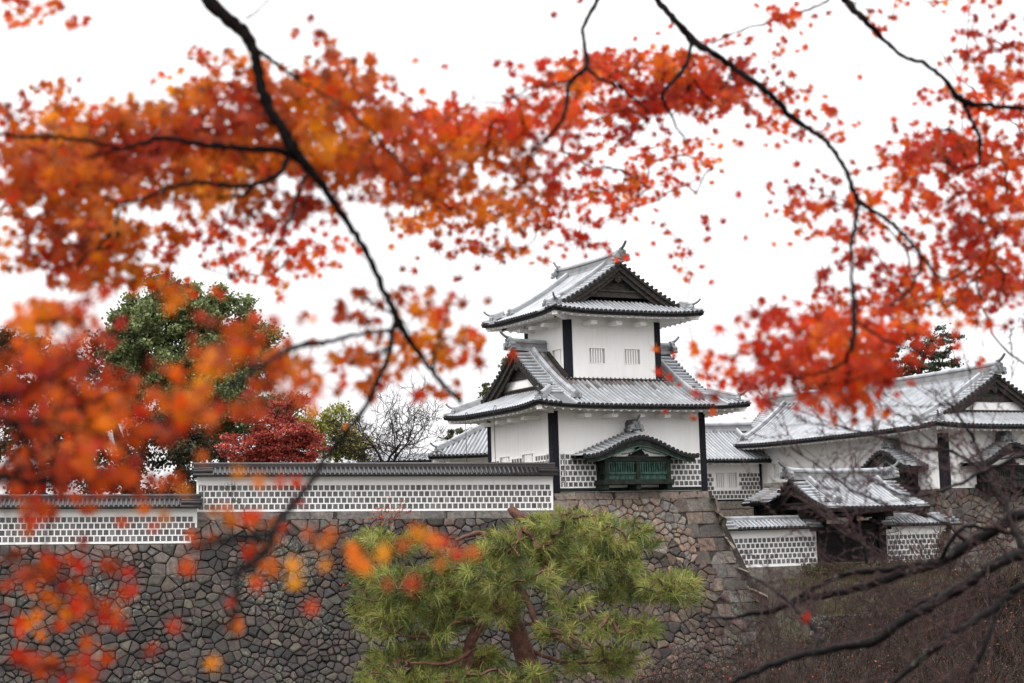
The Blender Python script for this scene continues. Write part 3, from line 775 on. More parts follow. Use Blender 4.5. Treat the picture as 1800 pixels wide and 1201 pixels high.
for sg, vv in ((-1, 4.25),):
    t = np.linspace(0, 1, 8); v_ = 1.5 + (3.75 - 1.5) * t
    P = np.stack([np.full(8, 2.0), v_, R1.zm(0, v_ - 4.25) + .02], 1); mb.beam(P, .2, .3)
    P = P.copy(); P[:, 0] = 9.05; mb.beam(P, .2, .3)
part(mb, 'flashing_beam', 'old_wood', tur)
R2 = Roof(5.525, 4.25, 90, 4.80, 5.525, 11.12, 3.28, .74, .22, gv=.98, gw=1.62)
full_roof(tur, R2, 2.1, None, ('old_wood', 'old_wood'), gz=12.32, ridge_h=.46)
arms = [((u - .22, -1.15, 4.50), (u + .22, -.002, 4.72)) for u in (1.9, 3.8, 5.7, 7.6, 9.5)] + [((-1.15, v - .22, 4.50), (-.002, v + .22, 4.72)) for v in (1.6, 3.4, 5.2, 7.0)]
arms += [((u - .22, .45, 10.42), (u + .22, 1.548, 10.64)) for u in (3.5, 5.3, 7.1)] + [((1.0, v - .22, 10.42), (2.098, v + .22, 10.64)) for v in (2.6, 4.2, 5.8)]
for a_, b_ in arms: mb = MB(); mb.box(a_, b_); part(mb, 'bracket_arm', 'plaster', tur)     # white bracket arms under both eaves
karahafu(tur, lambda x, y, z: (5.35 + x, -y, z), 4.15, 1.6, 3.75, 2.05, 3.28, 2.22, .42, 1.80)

# hooked rods standing by the left eave
for i, (xh, yh, xb, yb, lab) in enumerate(((818, 730, 821, 812, 'thin dark hooked rod left of the turret side wall, farther from its corner edge'), (868, 718, 871, 812, 'thin dark hooked rod in front of the turret side wall, nearer its corner edge'))):
    a = T.fu(xh, yh, -2.3); b = T.fu(xb, yb, -2.3)
    th = thing('hooked_rod', lab, 'rod', T, (b[0], b[1], .0), 'hooked rods by the turret eave')
    mb = MB(); q = np.linspace(0, PI * 1.2, 9); hk = np.stack([np.full(9, a[0]), a[1] - .16 + .16 * np.cos(q), a[2] + .16 * np.sin(q)], 1)
    mb.tube(np.concatenate([[[b[0], b[1], -.1]], [[a[0], a[1], a[2]]], hk[1:]]), .022, 6); part(mb, 'rod', 'eave_tile', th, True)

# ------------------------------------------------------------------ long gate house, gallery
NU, NV = 31.2, .85
nag = thing('gate_house', 'long white gate house with a broad pale tiled roof behind bare branches at the right', 'gate house', T, (NU + 5, NV + 10, 0))
wins = [(NV + 18.0, NV + 19.65, 1.62, 2.70), (NV + 12.87, NV + 14.6, 1.68, 2.74), (NV + 7.85, NV + 9.6, 1.66, 2.74)]
mb = MB(); holed(mb, 'u', NU, NV, NV + 26, -.05, 4.4, wins, .24, 1); holed(mb, 'v', NV, NU, NU + 9.9, -.05, 4.4, [], .25, 1)
holed(mb, 'u', NU + 9.9, NV, NV + 26, -.05, 4.4, [], .2, -1)
part(mb, 'wall', 'plaster', nag)
for w in wins: win_bars(nag, 'u', NU, w, 1, 7, True)
mb = MB(); mb.box((NU - .035, NV - .035, -.1), (NU + .55, NV + .48, 3.75)); part(mb, 'corner_edge', 'black_corner', nag)
R3 = Roof(NU + 4.95, NV + 10.2, 90, 12.45, 7.2, 4.12, 3.75, .78, .22, gv=1.85, gw=2.5, hip=(True, False), sp=.36, r=.095, skew=.62)
full_roof(nag, R3, 2.24, None, ('plaster',), gz=5.05, ridge_h=.55, verges=(0,), k=1.15)
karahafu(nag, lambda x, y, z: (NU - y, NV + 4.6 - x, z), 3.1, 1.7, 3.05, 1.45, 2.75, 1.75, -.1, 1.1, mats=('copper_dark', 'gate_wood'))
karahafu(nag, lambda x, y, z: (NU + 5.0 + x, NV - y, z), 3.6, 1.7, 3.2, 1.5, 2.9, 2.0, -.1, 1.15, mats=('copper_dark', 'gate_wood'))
gal = thing('gallery', 'low white gallery with square wall tiles linking the turret to the gate house', 'gallery', T, (22, 24, 0))
GV = 22.09
mb = MB(); gw = (26.80, 28.75, .97, 2.12); holed(mb, 'v', GV, 14, 31.1, 0, 3.2, [gw], .24, 1); part(mb, 'wall', 'plaster', gal)
win_bars(gal, 'v', GV, gw, 1, 9, True)
mb = MB(); namako(mb, 'v', GV, 20, 30.95, .12, 6, .36, .335, .285, .265, 1, holes=[(26.5, 29.0, .85, 2.6)]); part(mb, 'wall_tiles', 'tile_square', gal)
mb = MB(); mb.box((20, GV - .04, -.18), (31.1, GV, .05)); mb.box((30.93, GV - .06, -.1), (31.13, GV - .0, 2.9)); part(mb, 'corner_edge', 'black_corner', gal)
R4 = Roof(23.5, GV + 2.8, 0, 8.6, 4.2, 3.05, 2.55, .85, .0, hip=(False, False), sp=.33, r=.085)
full_roof(gal, R4, 1.35, None, (), verges=(), ridge_h=.40, horn=False, k=.4)

# ------------------------------------------------------------------ small gate and its plaster walls
gate = thing('roofed_gate', 'dark timber gate with its own pale tiled gable roof beside the plaster wall', 'gate', T, (22.2, .3, -5.75))
R5 = Roof(21.85, .3, 0, 4.2, 3.85, -1.35, 2.0, .55, .05, hip=(False, False), gw=.75, sp=.34, r=.095)
full_roof(gate, R5, 2.4, None, ('gate_wood', 'gate_wood'), gz=-1.2, ridge_h=.42, soff=False, dend=.75, gsize=.75)
mb = MB(); mb.grid(R5.M(*np.meshgrid(np.linspace(-4.05, 4.05, 3), np.linspace(-3.7, 3.7, 15)), R5.zm(np.zeros((15, 3)), np.meshgrid(np.linspace(-4.05, 4.05, 3), np.linspace(-3.7, 3.7, 15))[1]) - .28)); part(mb, 'roof_underside', 'gate_wood', gate)
for u in (19.75, 24.65):
    mb = MB(); mb.box((u - .32, -.25, -5.8), (u + .32, .35, -1.9)); part(mb, 'gate_post', 'gate_wood', gate)
    mb = MB(); mb.box((u - .2, 2.6, -5.8), (u + .2, 3.0, -1.6)); mb.box((u - .15, .351, -2.4), (u + .15, 2.6, -2.1)); part(mb, 'rear_post', 'gate_wood', gate)
mb = MB(); mb.box((18.3, -.35, -1.9), (25.6, .45, -1.35)); part(mb, 'lintel', 'gate_wood', gate)
mb = MB(); mb.box((18.9, -.18, -2.75), (25.5, .3, -2.3)); part(mb, 'lintel', 'gate_wood', gate)
for u in (18.6, 20.5, 22.2, 23.9, 25.4): mb = MB(); mb.box((u - .15, -2.6, -1.34), (u + .15, 3.2, -1.05)); part(mb, 'cross_beam', 'gate_wood', gate)
for u0, u1 in ((20.08, 22.18), (22.22, 24.32)):
    mb = MB(); mb.box((u0, -.02, -5.7), (u1, .12, -2.76))
    for z in (-5.4, -4.6, -3.8, -3.1): mb.box((u0 + .05, -.05, z), (u1 - .05, -.021, z + .14))
    part(mb, 'door', 'gate_wood', gate)
mb = MB(); R6 = Roof(18.75, 2.7, 90, 1.6, 2.15, -.75, 1.0, .9, 0, hip=(False, False), sp=.3, r=.08)
mb = R6.sheet(); en = R6.rolls(mb, lambda x, y: np.array([.55, .48, .42])); rr = part(mb, 'rear_roof', 'lead_roof', gate); part(R6.eave(en, .2), 'eave_tiles', 'eave_tile', gate, sub=rr)
P = R6.M(np.linspace(-1.6, 1.6, 3), np.zeros(3), np.full(3, .2)); mb = MB(); mb.beam(P, .4, .35, c=(.75, .68, .6)); part(mb, 'rear_ridge', 'ridge_lead', gate, sub=rr)
mb = MB(); mb.box((17.3, 3.6, -5.8), (17.6, 3.9, -.9)); mb.box((17.2, 1.6, -1.0), (17.4, 4.1, -.78)); part(mb, 'rear_post', 'gate_wood', gate)

def plaster_wall(name, label, frame, u0, u1, v, zb, zt, rows, pw, ph, tw, th, z_t0, slant=(0, 0), roofmat_='lead_roof', thick=.8, eave=.62, rise=.55, sp=.33, group=None, tint=1.0, foot=None, r=.085):
    root = thing(name, label, 'wall', frame, ((u0 + u1) / 2, v, zb), group)
    f = lambda u, z: u + (slant[0] * (z - zb) if abs(u - u0) < .01 else slant[1] * (z - zb))
    mb = MB(); prof = [(0, zb), (0, zt - .35), (-.07, zt - .18), (-.26, zt)]
    G = np.array([[(f(u, z), v + o, z) for o, z in prof] for u in (u0, u1)]); mb.grid(G)
    G2 = np.array([[(f(u, z), v + thick - o, z) for o, z in prof] for u in (u0, u1)]); mb.grid(G2)
    for u in (u0, u1):
        mb.poly([(f(u, z), v + o, z) for o, z in prof] + [(f(u, z), v + thick - o, z) for o, z in prof[::-1]])
    part(mb, 'plaster_body', 'plaster', root)
    mb = MB(); namako(mb, 'v', v, u0 + .12, u1 - .12, z_t0, rows, pw, ph, tw, th, 1, (0, 0)) if not any(slant) else None
    if any(slant):
        for r_ in range(rows):
            z_ = z_t0 + r_ * ph
            lo, hi = f(u0, z_ + th / 2) + .14, f(u1, z_ + th / 2) - .14
            namako(mb, 'v', v, lo, hi, z_, 1, pw, ph, tw, th, 1, r0=r_)
    part(mb, 'wall_tiles', 'tile_square', root)
    x0, x1 = f(u0, zt) - .2, f(u1, zt) + .2
    cy = v + thick / 2; B = thick / 2 + eave; R = Roof((x0 + x1) / 2, cy, 0, (x1 - x0) / 2, B, zt - .02, rise, 1.0, 0, hip=(False, False), sp=sp, r=r)
    mb = R.sheet(); en = R.rolls(mb); ro = part(mb, 'wall_roof', roofmat_, root)
    part(R.eave(en, .12), 'eave_tiles', 'eave_tile', root, sub=ro)
    P = R.M(np.linspace(-R.A, R.A, 6), np.zeros(6), np.full(6, zt + rise - .08)); mb = MB(); mb.beam(P, .34, .16, c=(1, 1, 1)); mb.tube(P + np.array([0, 0, .2]), .11, 7, (1.2, 1.2, 1.2))
    part(mb, 'wall_ridge', 'ridge_lead' if roofmat_ == 'lead_roof' else roofmat_, root, sub=ro)
    return root
plaster_wall('plaster_wall', 'white wall with square grey tiles between the stone base and the dark gate', T, 11.9, 19.4, 0, -4.92, -2.45, 5, .36, .345, .27, .265, -4.74, group='castle plaster walls')
plaster_wall('plaster_wall', 'white tile-faced wall right of the dark gate, half hidden by twigs', T, 24.75, 31.0, 0, -4.97, -2.45, 5, .36, .345, .27, .265, -4.79, group='castle plaster walls')

# the two long walls on the rampart at the left
Lf = Frame(at(974, 897, 109.3), 10, -1.22)
a0 = Lf.fv(345, 897, 0)[0]; zl = Lf.fv(975, 833, -.5)[2]
plaster_wall('plaster_wall', 'long white wall with four rows of square tiles under a dark tiled coping, left of the turret', Lf, a0, -.05, 0, 0, zl, 4, .338, .366, .262, .29, .13, roofmat_='dark_tile', sp=.27, r=.08, group='castle plaster walls', rise=.50)
b1 = Lf.fv(346, 955, 0); b2 = Lf.fv(346, 890, -.5)
Lf2 = Frame(Lf.W(np.array([[b1[0], -.42, b1[2]]]))[0], 10, -1.22)
plaster_wall('plaster_wall', 'lower white tiled wall at the far left, stepped down behind the red maple leaves', Lf2, -14.5, 0, 0, 0, b2[2] - b1[2], 4, .338, .366, .262, .29, .13, roofmat_='dark_tile', sp=.27, r=.08, group='castle plaster walls', rise=.50)

# ------------------------------------------------------------------ stone bases
def tan(s_, t):
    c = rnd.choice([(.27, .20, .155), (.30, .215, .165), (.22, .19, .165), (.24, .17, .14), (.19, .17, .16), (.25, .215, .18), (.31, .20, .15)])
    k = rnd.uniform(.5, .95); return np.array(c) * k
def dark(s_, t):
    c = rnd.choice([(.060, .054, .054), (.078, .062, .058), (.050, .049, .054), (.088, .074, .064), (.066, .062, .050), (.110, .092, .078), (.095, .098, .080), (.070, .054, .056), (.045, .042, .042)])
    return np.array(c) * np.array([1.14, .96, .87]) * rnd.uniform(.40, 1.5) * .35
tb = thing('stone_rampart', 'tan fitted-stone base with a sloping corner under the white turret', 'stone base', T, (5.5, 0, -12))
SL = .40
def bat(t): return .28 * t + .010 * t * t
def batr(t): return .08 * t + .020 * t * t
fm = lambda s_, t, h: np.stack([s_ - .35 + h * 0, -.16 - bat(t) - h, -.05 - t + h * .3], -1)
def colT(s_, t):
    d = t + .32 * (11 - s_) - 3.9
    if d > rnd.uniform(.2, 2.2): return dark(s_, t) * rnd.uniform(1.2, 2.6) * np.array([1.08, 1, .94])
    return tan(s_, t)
bl = []; t = .42; i = 0
while t < 12.3:
    hgt = rnd.uniform(.74, .92); w = (2.0, 1.1)[i % 2] * rnd.uniform(.85, 1.1); xr = 11.45 + batr(t + hgt / 2)
    c0 = np.array((.082, .070, .060)) * rnd.uniform(.6, 1.5); mid = xr - w
    bl.append((mid, xr + .05, t, t + hgt, c0)); bl.append((mid - rnd.uniform(.8, 1.2), mid, t, t + hgt, tan(0, 0) * .5)); t += hgt; i += 1
bl += [(0, 1.35, .42, 1.05, np.array((.20, .155, .13))), (0, 1.0, 1.05, 1.8, np.array((.26, .16, .12))), (1.0, 1.7, 1.05, 1.8, np.array((.2, .16, .13)))]
fm2 = lambda s_, t, h: fm(s_ - 3, t, h)
bl = [(b[0] + 3, b[1] + 3, *b[2:]) for b in bl]
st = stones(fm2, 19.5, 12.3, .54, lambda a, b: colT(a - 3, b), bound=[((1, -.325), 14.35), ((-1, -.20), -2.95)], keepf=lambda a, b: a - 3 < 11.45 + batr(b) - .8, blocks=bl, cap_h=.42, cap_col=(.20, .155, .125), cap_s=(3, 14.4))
st2 = MB()
fr = lambda s_, t, h: np.stack([11.10 + batr(t) + h, -.1 - bat(t) + s_, -.05 - t + h * .3], -1)
st3 = stones(fr, 14, 12.3, .7, lambda a, b: np.array((.16, .13, .105)) * rnd.uniform(.7, 1.2), cap_h=.42, cap_col=(.16, .13, .1), jitter=.25)
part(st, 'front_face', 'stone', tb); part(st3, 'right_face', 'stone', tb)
mb = backing(fm, [(-.0, 0), (11.6, 0), (11.5 + 3.6, 12.3), (-2.4, 12.3)]); back_grid(mb, fr, [(0, 0), (14, 0), (14, 12.3), (0, 12.3)])
mb.box((-.3, -.1, -.06), (11.35, 9, -.03)); part(mb, 'core', 'joint', tb)
lb = thing('stone_rampart', 'dark rough-stone rampart with pale lichen below the long white walls', 'stone rampart', Lf, (-12, 0, -12))
LW = -(a0) + 15; x_off = -LW
step = -b1[2] - .35
def bl_(t): return .30 * t + .010 * t * t
fl = lambda s_, t, h: np.stack([x_off + s_, -.10 - bl_(t) - h, -.02 - t + h * .3], -1)
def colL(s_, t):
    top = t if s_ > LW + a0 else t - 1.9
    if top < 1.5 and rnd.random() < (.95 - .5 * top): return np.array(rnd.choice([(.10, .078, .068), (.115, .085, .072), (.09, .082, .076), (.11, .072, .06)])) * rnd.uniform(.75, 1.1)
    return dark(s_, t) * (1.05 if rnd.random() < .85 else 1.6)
w1_ = LW + a0; t0_ = -b1[2] + .02
fA = lambda s_, t, h: fl(s_ + w1_, t, h)
fB = lambda s_, t, h: fl(s_, t + t0_, h)
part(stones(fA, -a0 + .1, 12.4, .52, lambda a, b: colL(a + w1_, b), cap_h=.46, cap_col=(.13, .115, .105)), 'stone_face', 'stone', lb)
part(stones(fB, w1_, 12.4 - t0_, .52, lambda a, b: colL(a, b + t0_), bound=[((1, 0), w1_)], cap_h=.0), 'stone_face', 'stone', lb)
mb = backing(fA, [(0, 0), (-a0, 0), (-a0, 12.4), (0, 12.4)]); back_grid(mb, fB, [(0, 0), (w1_, 0), (w1_, 12.4 - t0_), (0, 12.4 - t0_)]); part(mb, 'core', 'joint', lb)
gb = thing('stone_rampart', 'plain cut-stone base under the low white gallery', 'stone base', T, (25, GV, -6))
fg = lambda s_, t, h: np.stack([12 + s_, GV - .08 - .1 * t - h, -.1 - t + h * .2], -1)
bl = []; t = 0.0
while t < 6:
    s_ = rnd.uniform(-1, 0)
    while s_ < 20: w = rnd.uniform(1.0, 1.9); bl.append((s_, s_ + w, t, t + .62, np.array((.17, .145, .12)) * rnd.uniform(.75, 1.2))); s_ += w
    t += .62
sg_ = stones(fg, .01, .01, .6, tan, blocks=bl); part(sg_, 'stone_face', 'stone', gb)
mb = backing(fg, [(0, 0), (20, 0), (20, 6), (0, 6)]); part(mb, 'core', 'joint', gb)
nb = thing('stone_rampart', 'brown stone base beneath the gate house, veiled by twigs', 'stone base', T, (NU + 5, NV, -7))
fn1 = lambda s_, t, h: np.stack([NU - .1 - .25 * t + s_, NV - .1 - .25 * t - h, -.1 - t + h * .2], -1)
fn2 = lambda s_, t, h: np.stack([NU - .1 - .25 * t - h, NV - .1 - .25 * t + s_, -.1 - t + h * .2], -1)
tanb = lambda a, b: tan(a, b) * .5
part(stones(fn1, 14, 6.2, .7, tanb), 'front_face', 'stone', nb); part(stones(fn2, 21, 6.2, .7, tanb), 'side_face', 'stone', nb)
mb = backing(fn1, [(0, 0), (14, 0), (14, 6.2), (0, 6.2)]); back_grid(mb, fn2, [(0, 0), (21, 0), (21, 6.2), (0, 6.2)]); part(mb, 'core', 'joint', nb)
gf = thing('stone_footing', 'low cut-stone footing under the walls beside the gate', 'stone footing', T, (20, 0, -5.8))
for u0, u1 in ((13.3, 19.4), (24.8, 31)):
    u = u0; mb = MB()
    while u < u1 - .2: w = min(rnd.uniform(1.0, 1.8), u1 - u); mb.box((u, -.10, -5.9), (u + w - .02, .9, -4.93), np.array((.17, .15, .13)) * rnd.uniform(.7, 1.2)); u += w
    part(mb, 'block_course', 'stone', gf)
ml = thing('retaining_wall', 'low mossy stone retaining wall under the grass bank by the moat', 'retaining wall', T, (20, -9, -9.5))
fmw = lambda s_, t, h: np.stack([11.5 + s_, -9.3 - .2 * t - h, -7.75 - t + h * .2], -1)
part(stones(fmw, 22, 2.2, .55, lambda a, b: dark(a, b) * 1.4), 'stone_face', 'stone', ml); part(backing(fmw, [(0, 0), (22, 0), (22, 2.2), (0, 2.2)]), 'core', 'joint', ml)

# ------------------------------------------------------------------ ground
def gz(x, y):
    P = T.inv(np.stack([x, y, np.zeros_like(x)], -1)); u, v = P[..., 0], P[..., 1]; oz = T.o[2]
    sm = lambda a, b, q: (lambda t: t * t * (3 - 2 * t))(np.clip((q - a) / (b - a), 0, 1))
    z = 10.4 + (2.6 - 10.4) * sm(8, 28, y)
    right = sm(10.5, 13, u)
    bank = 2.6 + (oz - 9.9 - 2.6) * sm(-24, -9.9, v)
    bank = np.where(v > -9.2, oz - 7.75 + (7.75 - 5.8) * sm(-9.2, -4.5, v), bank)
    z = np.where(y > 60, np.maximum(z, z * (1 - right) + bank * right), z)
    Q = Lf.inv(np.stack([x, y, np.full_like(x, Lf.o[2])], -1))
    hi = np.maximum(sm(1.2, 2.6, Q[..., 1]) * (x < 3.0), sm(1.5, 3.0, v) * (u < 10.3) * (u > -1))
    hi = np.maximum(hi, sm(GV + .5, GV + 2, v)); hi = np.maximum(hi, sm(NU + 1, NU + 2.5, u) * sm(NV + 1, NV + 2.5, v))
    return z * (1 - hi) + (oz - .5) * hi
fx = np.arange(-45, 75, 1.25); fy = np.arange(-6, 165, 1.25)
ex = np.concatenate([[-3000, -1500, -700, -300, -150, -80], fx, [90, 150, 300, 700, 1500, 3000]]); ey = np.concatenate([[-1500, -300, -60], fy, [180, 220, 300, 500, 900, 1800, 4000]])
GX, GY = np.meshgrid(ex, ey); Z = gz(GX, GY); Z = Z + nr.normal(0, .06, Z.shape) * (GY > 10)
mb = MB(); mb.grid(np.stack([GX, GY, Z], -1)); structure(mb, 'ground', 'ground', True)
def ground_at(x, y): return float(gz(np.array([x]), np.array([y]))[0])

# ------------------------------------------------------------------ far roofs behind the wall
FB = Frame(at(752, 806, 138), -20); p = np.zeros(3)
fb = thing('storehouse', 'grey tiled hipped roof rising just left of the turret behind the wall', 'building', FB, (p[0] + 7, p[1] + 6, p[2] - 4))
R7 = Roof(p[0] + 8, p[1] + 6.5, 0, 8, 6.5, p[2] + .1, 4.4, .95, .1, gv=6.2, gw=6.35)
full_roof(fb, R7, 1.2, None, (), ridge_h=.45, verges=())
mb = MB(); holed(mb, 'v', p[1] + 1.3, p[0] + 1.3, p[0] + 14.7, p[2] - 4, p[2], [], .2, 1); holed(mb, 'u', p[0] + 1.3, p[1] + 1.3, p[1] + 11.7, p[2] - 4, p[2], [], .2, 1)
holed(mb, 'u', p[0] + 14.7, p[1] + 1.3, p[1] + 11.7, p[2] - 4, p[2], [], .2, -1); holed(mb, 'v', p[1] + 11.7, p[0] + 1.3, p[0] + 14.7, p[2] - 4, p[2], [], .2, -1)
part(mb, 'wall', 'plaster', fb)
q = at(700, 806, 175); FH = Frame(q, 2)
hb = thing('distant_hall', 'low grey roofed hall far behind the bare tree', 'building', FH, (0, 4, -4))
R8 = Roof(.3, 4, 0, 4.2, 4, -.2, .85, 1, 0, hip=(False, False), sp=.5, r=.08)
mb = R8.sheet(); en = R8.rolls(mb, lambda x, y: np.array([.45, .48, .52])); ro = part(mb, 'roof', 'lead_roof', hb); part(R8.eave(en), 'eave_tiles', 'eave_tile', hb, sub=ro)
mb = MB(); mb.box((-3.3, .8, -4), (3.9, 7.2, -.3)); part(mb, 'wall', 'plaster', hb)

# ------------------------------------------------------------------ vegetation helpers
def rot_rand(n, bias=None):
    """n random unit normals and in-plane axes"""
    z = nr.normal(size=(n, 3))
    if bias is not None: z = z / np.linalg.norm(z, axis=1)[:, None] + np.asarray(bias)
    z /= np.linalg.norm(z, axis=1)[:, None] + 1e-9
    a = nr.normal(size=(n, 3)); x = np.cross(a, z); x /= np.linalg.norm(x, axis=1)[:, None] + 1e-9
    return x, np.cross(z, x), z
def scatter(mb, base, tris, pos, size, col, bias=None):
    """copies of one small leaf shape"""
    n = len(pos); x, y, z = rot_rand(n, bias); b = np.asarray(base)
    V = pos[:, None] + size[:, None, None] * (b[None, :, :1] * x[:, None] + b[None, :, 1:2] * y[:, None] + b[None, :, 2:3] * z[:, None])
    k = mb.addv(V); t = np.asarray(tris); m = len(b)
    Fc = (t[None] + (np.arange(n) * m)[:, None, None]).reshape(-1, t.shape[1]) + k
    mb.faces(Fc, np.repeat(col, len(t), axis=0))
ang = np.radians([-145, -120, -97, -72, -48, -24, 0, 24, 48, 72, 97, 120, 145]); rad = [.42, .22, .88, .30, 1.10, .33, 1.22, .33, 1.10, .30, .88, .22, .42]
ML = [(0, -.12, .04)] + [(r * math.sin(a), r * math.cos(a), -.16 * r * r) for a, r in zip(ang, rad)] + [(0.0, -.22, 0)]
MT = [(0, i, i + 1) for i in range(1, 13)] + [(0, 13, 14), (0, 14, 1)]
QL = [(-.5, -.3, 0), (.5, -.3, .06), (.62, .2, 0), (0, .65, -.08), (-.62, .2, 0)]; QT = [(0, 1, 2), (0, 2, 3), (0, 3, 4)]
def spline(P, n=5):
    """Catmull-Rom through rows of P (any columns)"""
    P = np.asarray(P, float); Q = np.concatenate([[2 * P[0] - P[1]], P, [2 * P[-1] - P[-2]]]); o = []
    for i in range(1, len(Q) - 2):
        for t in np.linspace(0, 1, n, endpoint=False):
            a, b, c, d = Q[i - 1:i + 3]; o.append(.5 * (2 * b + (c - a) * t + (2 * a - 5 * b + 4 * c - d) * t * t + (3 * b - a - 3 * c + d) * t ** 3))
    o.append(P[-1]); return np.array(o)
def px_branch(pts, n=5, wob=0.0):
    """photo polyline (x, y, distance, width) -> 3D points and radii"""
    q = spline(pts, n); P = np.array([at(x, y, Y) for x, y, Y, w in q]); r = q[:, 3] / FPX * q[:, 2] / 2
    if wob: P = P + nr.normal(0, wob, P.shape)
    return P, np.maximum(r, .0006)
def grow(skel, nodes, alpha=.0009, base=.0007, power=.5, pull=.0):
    """join loose twig nodes to the skeleton by shortest links; returns polylines and radii"""
    N0 = len(skel); P = np.concatenate([skel, nodes]); n = len(nodes)
    best = np.full(n, 1e9); par = np.zeros(n, int)
    for i in range(0, N0, 1):
        d = ((nodes - skel[i]) ** 2).sum(1); m = d < best; best[m] = d[m]; par[m] = i
    best = best * 1.6; done = np.zeros(n, bool); order = []
    for _ in range(n):
        i = int(np.argmin(np.where(done, 1e18, best))); done[i] = True; order.append(i)
        d = ((nodes - nodes[i]) ** 2).sum(1); m = (d < best) & ~done; best[m] = d[m]; par[m] = N0 + i
    cnt = np.ones(n)
    for i in reversed(order):
        if par[i] >= N0: cnt[par[i] - N0] += cnt[i]
    out_ = []
    for i in order:
        a, b = P[par[i]], nodes[i]; r1 = base + alpha * cnt[i] ** power; r0 = r1 * 1.12
        L = np.linalg.norm(b - a); mid = (a + b) / 2 + nr.normal(0, .07, 3) * L + np.array([0, 0, .04 * L])
        out_.append((np.stack([a, (a + mid) / 2 + nr.normal(0, .02, 3) * L, mid, b]), np.array([r0, r0, (r0 + r1) / 2, r1])))
    return out_
def leafy_tree(name, label, cat, base, crowns, trunk, n_leaf, size, cols, group=None, clump=1.0, mat='leaf', bark='bark_far', limb_r=.12, flat=1.0, bias=(0, 0, .5), nodes=90):
    """crowns: list of (centre, radii); leaves sit in clumps through the crown's volume, thinner inside"""
    root = thing(name, label, cat, WORLD, base, group)
    cen = []; vol = np.array([np.prod(r) ** .7 for c, r in crowns]); vol = vol / vol.sum()
    K = int(nodes)
    for (c, r), w in zip(crowns, vol):
        k = max(3, int(K * w)); d = nr.normal(size=(k, 3)); d /= np.linalg.norm(d, axis=1)[:, None]
        q = nr.uniform(.35, 1.0, (k, 1)) ** .6; cen.append(np.asarray(c) + d * q * np.asarray(r))
    cen = np.concatenate(cen)
    mb = MB()
    P = spline(trunk, 5); mb.tube(P[:, :3], P[:, 3], 8); tw = grow(P[len(P) // 3:, :3], cen, limb_r * .16, limb_r * .10, .55)
    for q, r in tw: mb.tube(q, r, 4, cap=False)
    part(mb, 'trunk', bark, root, True)
    lf = MB(); per = n_leaf // len(cen); csz = clump * nr.uniform(.7, 1.3, len(cen))
    pos = np.repeat(cen, per, 0) + nr.normal(0, .42, (len(cen) * per, 3)) * np.repeat(csz, per)[:, None] * np.array([1, 1, .7 * flat])
    ct = np.repeat(nr.uniform(.7, 1.25, len(cen)), per)[:, None]
    c = np.asarray(cols)[nr.integers(0, len(cols), len(pos))] * ct * nr.uniform(.75, 1.25, (len(pos), 1))
    scatter(lf, QL, QT, pos, size * nr.uniform(.6, 1.3, len(pos)), c, bias)
    part(lf, 'crown', mat, root)
    return root
def bare_tree(name, label, cat, base, h, seed, spread=.55, r0=.12, depth=6, bark='bark_brown', group=None, lean=(0, 0), stems=1, leaves=0, leafcol=None, min_r=.006, kids=(2, 3), up=.25, leafsize=.07):
    g = np.random.default_rng(seed); root = thing(name, label, cat, WORLD, base, group); mb = MB(); tips = []; first = MB()
    def rec(p, d, L, r, k):
        m = 5; P = [p]; q = p.copy(); dd = d.copy()
        for _ in range(m - 1):
            dd = dd + g.normal(0, .13, 3) + np.array([0, 0, up * .10]); dd /= np.linalg.norm(dd); q = q + dd * L / (m - 1); P.append(q)
        P = np.array(P); (first if k == depth else mb).tube(P, np.linspace(r, r * .62, m), 6 if k >= depth - 1 else 3, cap=False)
        if k <= 1: tips.extend(P[2:])
        if k == 0: return
        for j in range(g.integers(kids[0], kids[1] + 1)):
            i = g.integers(2, m) if j else m - 1
            a = g.normal(0, spread, 3); nd = dd + a; nd /= np.linalg.norm(nd); nd[2] += up * .35; nd /= np.linalg.norm(nd)
            rec(P[i], nd, L * g.uniform(.58, .86), max(min_r, r * g.uniform(.45, .68)), k - 1)
    for s_ in range(stems):
        d = np.array([lean[0], lean[1], 1.0]) + g.normal(0, .22 if stems > 1 else .05, 3); d /= np.linalg.norm(d)
        rec(np.asarray(base, float) + g.normal(0, .25 if stems > 1 else 0, 3) * np.array([1, 1, 0]) - np.array([0, 0, .2]), d, h * g.uniform(.28, .36), r0, depth)
    part(first, 'trunk', bark, root, True); part(mb, 'twigs', bark, root)
    if leaves and tips:
        tp = np.array(tips)[g.integers(0, len(tips), leaves)] + g.normal(0, .06, (leaves, 3)); lf = MB()
        c = np.asarray(leafcol)[g.integers(0, len(leafcol), leaves)] * g.uniform(.7, 1.2, (leaves, 1))
        scatter(lf, QL, QT, tp, leafsize * g.uniform(.6, 1.3, leaves), c); part(lf, 'leaves', 'leaf', root)
    return root
def P3(x, y, Y): return at(x, y, Y)
def crown(x, y, Y, rx, ry, rd=None): k = Y / FPX; return (at(x, y, Y), np.array([rx * k, (rd or rx) * k, ry * k]))

